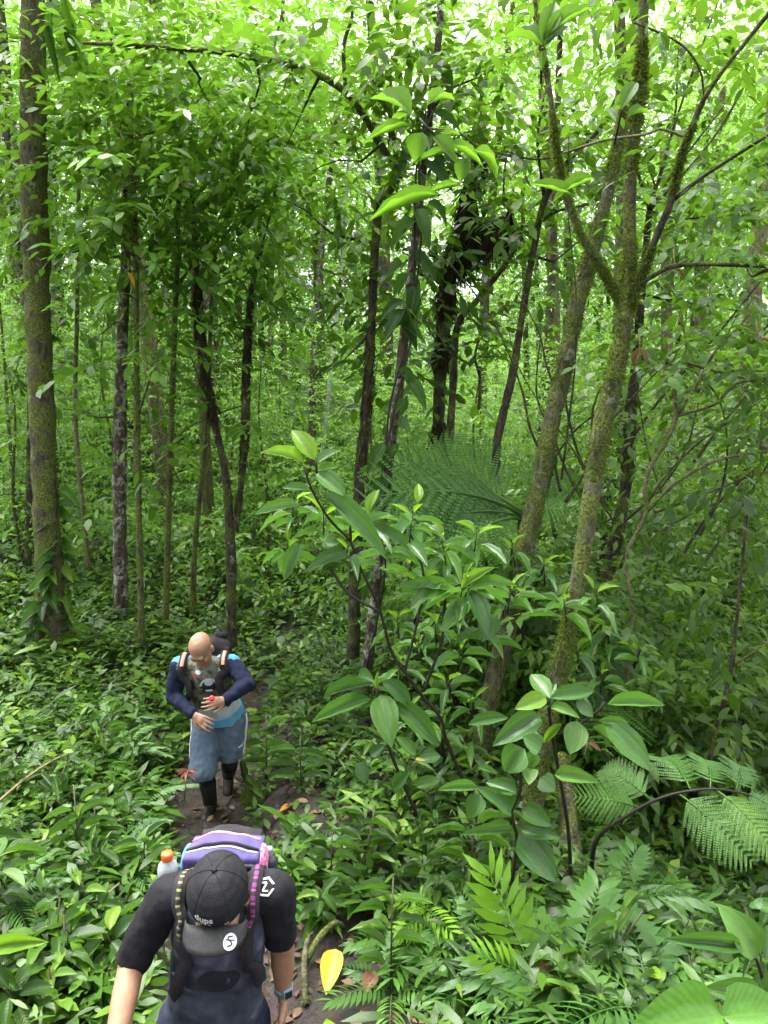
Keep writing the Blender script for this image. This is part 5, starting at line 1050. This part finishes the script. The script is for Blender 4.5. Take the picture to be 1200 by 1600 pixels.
for zi, ((x0, x1), (y0, y1), n, ks, where, grp) in enumerate(ZONES):
    done = 0
    while done < n:
        px, py = random.uniform(x0, x1), random.uniform(y0, y1); p = on_ground(px, py)
        p.z = H(p.x, p.y) - .01
        if not clear_of_path(p, .36 if p.y < 7 else .25) or p.y < 1.6: done += .2; continue
        k = random.choice(ks); nm, lk = looks[k]
        plant(nm, k, p, lk + ' ' + where, grp + ', ' + nm.replace('_', ' ') + 's', (.72, .95, .75, .72, .72)[zi] * random.choice((.5, .6, .7, .85, 1.0, 1.15)) * random.uniform(.85, 1.1), random.uniform(-.35, .4))
        done += 1
for (x0, x1), (y0, y1), n, lb, grp, sc, ms in (((460, 760), (1290, 1560), 13, 'dull green strap fern in the patch right of the capped man', 'ferns right of the capped man', .42, FR1), ((850, 1100), (1400, 1600), 9, 'strap fern in the shade below the tree fern fronds', 'ferns under the tree fern', .45, FR1), ((0, 250), (1080, 1560), 24, 'narrow fern among the plants on the left bank', 'ferns on the left bank', .4, FRN)):
    for k in range(n):
        p = on_ground(random.uniform(x0, x1), random.uniform(y0, y1)); p.z = H(p.x, p.y)
        if clear_of_path(p, .5): rosette_fern(p, lb, grp, sc * random.uniform(.8, 1.2), ms)

# ------------------------------------------------------------------ ground cover and thicket: nobody could count these
def scatter(n, xr, yr, keep=None):
    x = rng.uniform(*xr, n); y = rng.uniform(*yr, n)
    return x, y
def cover(name, label, x, y, nl, L, hs, material, med=True, tb=.5, w=.46):
    k = len(x); z = hgt(x, y); c = np.stack([x, y, z], 1)
    a = rng.uniform(0, 6.28, (k, 1)) + np.arange(nl)[None] * 2.4
    e = rng.uniform(-.25, .7, (k, nl))
    d = np.stack([np.cos(a) * np.cos(e), np.sin(a) * np.cos(e), np.sin(e)], -1)
    Lk = (L * rng.choice([.55, .7, .9, 1.1, 1.5], k))[:, None] * rng.uniform(.7, 1.2, (k, nl))
    hh = (hs * rng.uniform(.3, 1.3, k))[:, None] * (.3 + .7 * np.arange(nl)[None] / nl)
    o = c[:, None] + np.stack([np.cos(a) * .02 + rng.normal(0, .02, (k, nl)), np.sin(a) * .02 + rng.normal(0, .02, (k, nl)), hh], -1)
    n_ = np.array([0, 0, 1.0]) + rng.normal(0, .28, (k, nl, 3))
    tint = np.clip(np.repeat(rng.normal(tb, .24, k), nl) + rng.normal(0, .12, k * nl), 0, 1)
    V, F, T = bulk_leaves(o.reshape(-1, 3), d.reshape(-1, 3), n_.reshape(-1, 3), Lk.ravel(), tint, med, w)
    BLOB_STAT[0] += len(F)
    o = tag(link(name, np_mesh(name, V, F, T), M[material]), label, None, None, 'stuff'); return o
def off(x, y, m): return np.abs(x - xpath(y)) > m
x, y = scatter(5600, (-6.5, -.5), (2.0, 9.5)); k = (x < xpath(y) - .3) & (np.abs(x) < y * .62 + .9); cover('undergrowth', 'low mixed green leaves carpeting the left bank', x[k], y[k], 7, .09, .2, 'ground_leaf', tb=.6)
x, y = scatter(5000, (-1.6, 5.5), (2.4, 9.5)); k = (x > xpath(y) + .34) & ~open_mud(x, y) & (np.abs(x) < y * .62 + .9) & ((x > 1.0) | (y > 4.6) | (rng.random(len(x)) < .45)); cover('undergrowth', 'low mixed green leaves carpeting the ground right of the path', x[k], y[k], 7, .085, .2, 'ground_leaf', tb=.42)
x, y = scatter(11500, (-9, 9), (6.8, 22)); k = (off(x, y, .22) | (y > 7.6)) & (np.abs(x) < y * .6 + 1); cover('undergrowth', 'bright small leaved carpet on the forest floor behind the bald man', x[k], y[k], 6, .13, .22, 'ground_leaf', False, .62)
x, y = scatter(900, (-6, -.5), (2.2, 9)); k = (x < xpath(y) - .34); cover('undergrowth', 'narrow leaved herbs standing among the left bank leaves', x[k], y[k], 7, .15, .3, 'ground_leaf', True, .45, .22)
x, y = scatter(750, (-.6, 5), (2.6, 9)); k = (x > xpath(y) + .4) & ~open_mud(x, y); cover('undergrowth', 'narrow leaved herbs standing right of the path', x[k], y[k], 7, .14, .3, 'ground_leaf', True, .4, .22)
# thicket of shrubs filling the wood between the trunks
def thicket(name, label, n, xr, yr, zr, L, material, tb, med=False, hole=None):
    bl = []
    for _ in range(n):
        X_, Y_ = random.uniform(*xr), random.uniform(*yr)
        X_ *= (.62 * Y_ + 1) if xr == (-1, 1) else 1
        h_ = zr[0] + (zr[1] - zr[0]) * random.random() ** 1.3 * (min(1, max(.14, (Y_ - yr[0]) / (yr[1] - yr[0]) * 1.15)) if xr == (-1, 1) and zr[0] < 3 else 1)     # the wood rises away from the path
        bl.append(((X_, Y_, H(X_, Y_) + h_), (.7, .7, .4), 12, L, random.gauss(tb, .13)))
    return tag(link(name, foliage_mesh(name, bl, 7, med, holes=True, w=.4), M[material]), label, None, None, 'stuff')
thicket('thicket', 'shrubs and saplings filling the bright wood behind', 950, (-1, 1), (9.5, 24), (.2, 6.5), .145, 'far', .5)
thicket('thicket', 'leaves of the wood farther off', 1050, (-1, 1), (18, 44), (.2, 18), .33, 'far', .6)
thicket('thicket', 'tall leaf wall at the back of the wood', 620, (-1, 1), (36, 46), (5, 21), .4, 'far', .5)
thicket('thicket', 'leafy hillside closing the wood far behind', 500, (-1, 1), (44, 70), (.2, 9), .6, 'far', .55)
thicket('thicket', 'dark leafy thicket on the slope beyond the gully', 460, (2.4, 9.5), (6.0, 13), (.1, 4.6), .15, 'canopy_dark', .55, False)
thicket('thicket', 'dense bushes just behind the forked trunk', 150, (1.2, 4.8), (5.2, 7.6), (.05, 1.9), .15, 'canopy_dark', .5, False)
thicket('thicket', 'bushes between the ribbed shrub and the far trunks', 90, (.45, 2.2), (6.0, 8.6), (.05, 1.5), .13, 'canopy', .4, False)

# ------------------------------------------------------------------ litter, twigs, small odd things
def ground_tube(name, label, cat, pl, m, lift=.04, moss=0):
    P = [on_ground(a, b) for a, b, c in pl]; rr = [c * mpp(a, b, p.y) / 2 for (a, b, c), p in zip(pl, P)]
    P = [Vector((p.x, p.y, H(p.x, p.y) + (l if isinstance(lift, tuple) else lift))) for p, l in zip(P, lift if isinstance(lift, tuple) else [0] * len(P))]
    r = empty(name, P[0], label, cat); link('stem', tube_mesh('stem', P, rr, 9, .15, 5, .04), M[m], r)
    if moss: tag(link('moss', fuzz_mesh('moss', P, rr, 2500, .018), M['moss'], r), kind='stuff')
    return r
ground_tube('fallen_branch', 'mossy forked root arching beside the yellow leaf', 'branch', [(478, 1580, 9), (476, 1530, 9), (482, 1490, 8), (490, 1475, 6)], 'bark_moss', (.02, .08, .1, .06), 1)
ground_tube('fallen_branch', 'thick mossy stick slanting up from the forked root', 'branch', [(478, 1520, 9), (500, 1495, 10), (525, 1470, 9), (538, 1462, 7)], 'bark_moss', (.05, .1, .1, .04), 1)
ground_tube('fallen_branch', 'long tan twig slanting across the left bank', 'branch', [(-10, 1300, 4), (40, 1270, 4), (80, 1245, 3), (110, 1225, 2)], 'twig', (.16, .22, .24, .24))
ground_tube('fallen_branch', 'thin pale twig above the lower left corner', 'branch', [(0, 1500, 3), (60, 1470, 3), (150, 1450, 3), (190, 1430, 2)], 'twig', (.12, .16, .16, .2))
ground_tube('fallen_branch', 'short crooked twig lying below the two bottles', 'branch', [(455, 1290, 4), (470, 1310, 4), (485, 1318, 3), (515, 1330, 3)], 'twig', (.03, .03, .03, .03))
ground_tube('fallen_branch', 'pale lichen stick poking up between the strap ferns', 'branch', [(715, 1480, 5), (735, 1462, 6), (755, 1446, 6), (775, 1430, 5)], 'bark_pale', (.08, .12, .14, .14))
ground_tube('fallen_branch', 'brown rotten log half hidden at the forked trunk foot', 'log', [(905, 1420, 30), (890, 1370, 30), (880, 1320, 26), (872, 1290, 20)], 'bark_dark', (.0, .2, .42, .55), 1)
def dry_spray(name, label, cat, px, py, y, n, lp, m, sh='lance', down=.3, foot=None):
    c = at(px, py, y); r = empty(name, c, label, cat); L0 = lp * mpp(px, py, y)
    link('stem', tube_mesh('stem', [foot or c + Vector((0, .05, .12 if py < 700 else -.12)), c], [.004, .003], 6), M['twig'], r)
    for k in range(n):
        a = k * 2.4; d = Vector((math.cos(a), math.sin(a) * .7 - .3, random.uniform(-down - .3, .4 - down))).normalized()
        leaf_between(r, c, c + d * L0 * random.uniform(.7, 1.1), L0 * .26, (0, -.5, 1), m, sh, k)
dry_spray('dry_leaf_spray', 'curled red-brown dry leaves caught on a twig, left bank', 'leaves', 150, 1415, 3.75, 7, 34, 'red_leaf')
dry_spray('dry_leaf_spray', 'reddish leaved seedling in front of the bald man', 'plant', 292, 1205, 4.8, 8, 22, 'red_leaf', down=0, foot=on_ground(288, 1250))
dry_spray('dry_leaf_spray', 'withered pinkish leaf hanging below the right whorl', 'leaf', 918, 1160, 3.75, 2, 32, 'red_leaf', 'ellip', .8)
dry_spray('dry_leaf_spray', 'hanging brown leaf among twigs, upper right', 'leaf', 1055, 420, 4.6, 1, 24, 'red_leaf', 'ellip', .8)
dry_spray('dry_leaf_spray', 'brown curled leaf at the right edge', 'leaf', 1185, 530, 4.6, 1, 34, 'dead_obj', 'ellip', .4)
dry_spray('dry_leaf_spray', 'withered narrow leaves hanging beside the forked trunk', 'leaves', 1000, 545, 4.6, 2, 40, 'dead_obj', 'lance', 2.2)
dry_spray('dry_leaf_spray', 'orange dead leaf hanging before the lichen trunk', 'leaf', 199, 425, 7.2, 1, 26, 'orange', 'ellip', 2.2)
dry_spray('dry_leaf_spray', 'orange leaves against the sky at the top', 'leaves', 640, 8, 6.2, 2, 14, 'orange', 'ellip', .3)
dry_spray('dry_leaf_spray', 'single yellow leaf hanging right of the whorl of six', 'leaf', 649, 1187, 3.85, 1, 22, 'yellow', 'ovate', .3)
def moss_clump(label, px, py, rad):
    p = on_ground(px, py); p.z = H(p.x, p.y) + rad * .5; r = empty('moss_clump', p, label, 'moss'); b = Blob(); b.ell(p, (rad, rad, rad * .8)); b.build('mound', M['bark_moss'], r, .012, 2, .01)
    n = 2500; v = nrm(rng.normal(size=(n, 3))); o = np.array(p) + v * rad * np.array((.95, .95, .76)); d = v + rng.normal(0, .4, (n, 3)); s_ = nrm(np.cross(d, rng.normal(size=(n, 3)))); L = rng.uniform(.015, .045, n)
    V = np.stack([o - s_ * .003, o + s_ * .003, o + nrm(d) * L[:, None]], 1).reshape(-1, 3)
    tag(link('moss', np_mesh('moss', V, np.arange(n * 3).reshape(-1, 3), np.repeat(rng.uniform(.4, 1, n), 3)), M['moss'], r), kind='stuff')
moss_clump('bright yellow-green moss cushion on the left bank', 172, 1352, .085); moss_clump('small mossy stone on the path edge past the backpack', 398, 1258, .09)
x, y = scatter(6500, (-3.6, 2.6), (1.8, 8.5)); k = (np.abs(x - xpath(y)) < 1.1) | (rng.random(len(x)) < .25); x, y = x[k], y[k]; n = len(x)
d = np.stack([rng.normal(size=n), rng.normal(size=n), rng.normal(0, .18, n)], 1)
V, F, T = bulk_leaves(np.stack([x, y, hgt(x, y) + .02], 1), d, np.array([0, 0, 1.0]) + rng.normal(0, .25, (n, 3)), rng.uniform(.03, .1, n), rng.random(n) ** 1.6, True, .5, .1)
tag(link('leaf_litter', np_mesh('leaf_litter', V, F, T), M['dead']), 'brown dead leaves littering the muddy path', None, None, 'stuff')
def fallen(label, bx, by, tx, ty, wpx, m, sh='ellip', lift=.03, name='fallen_leaf', group=None):
    b, t = on_ground(bx, by), on_ground(tx, ty); b.z = H(b.x, b.y) + lift; t.z = H(t.x, t.y) + lift
    o = leaf_between(None, b, t, wpx * mpp(bx, by, b.y), (random.uniform(-.2, .2), -.2, 1), m, sh, 0, name); return tag(o, label, 'leaf', group)
fallen('large yellow fallen leaf with dark spots on the muddy path', 524, 1500, 510, 1566, 36, 'yellow', lift=.06)
fallen('pale dead leaf lying among the strap ferns', 655, 1420, 690, 1402, 24, 'dead_obj'); fallen('olive dead leaf lying above the big yellow one', 600, 1492, 636, 1482, 16, 'dead_obj')
fallen('torn tan leaf sheath lying under the bright fern', 815, 1572, 915, 1520, 34, 'dead_obj', 'lance', .12)
fallen('curled reddish brown leaf between yellow leaf and ferns', 585, 1530, 570, 1560, 26, 'red_leaf'); fallen('orange brown leaf on the path past the backpack', 455, 1268, 436, 1276, 12, 'orange')
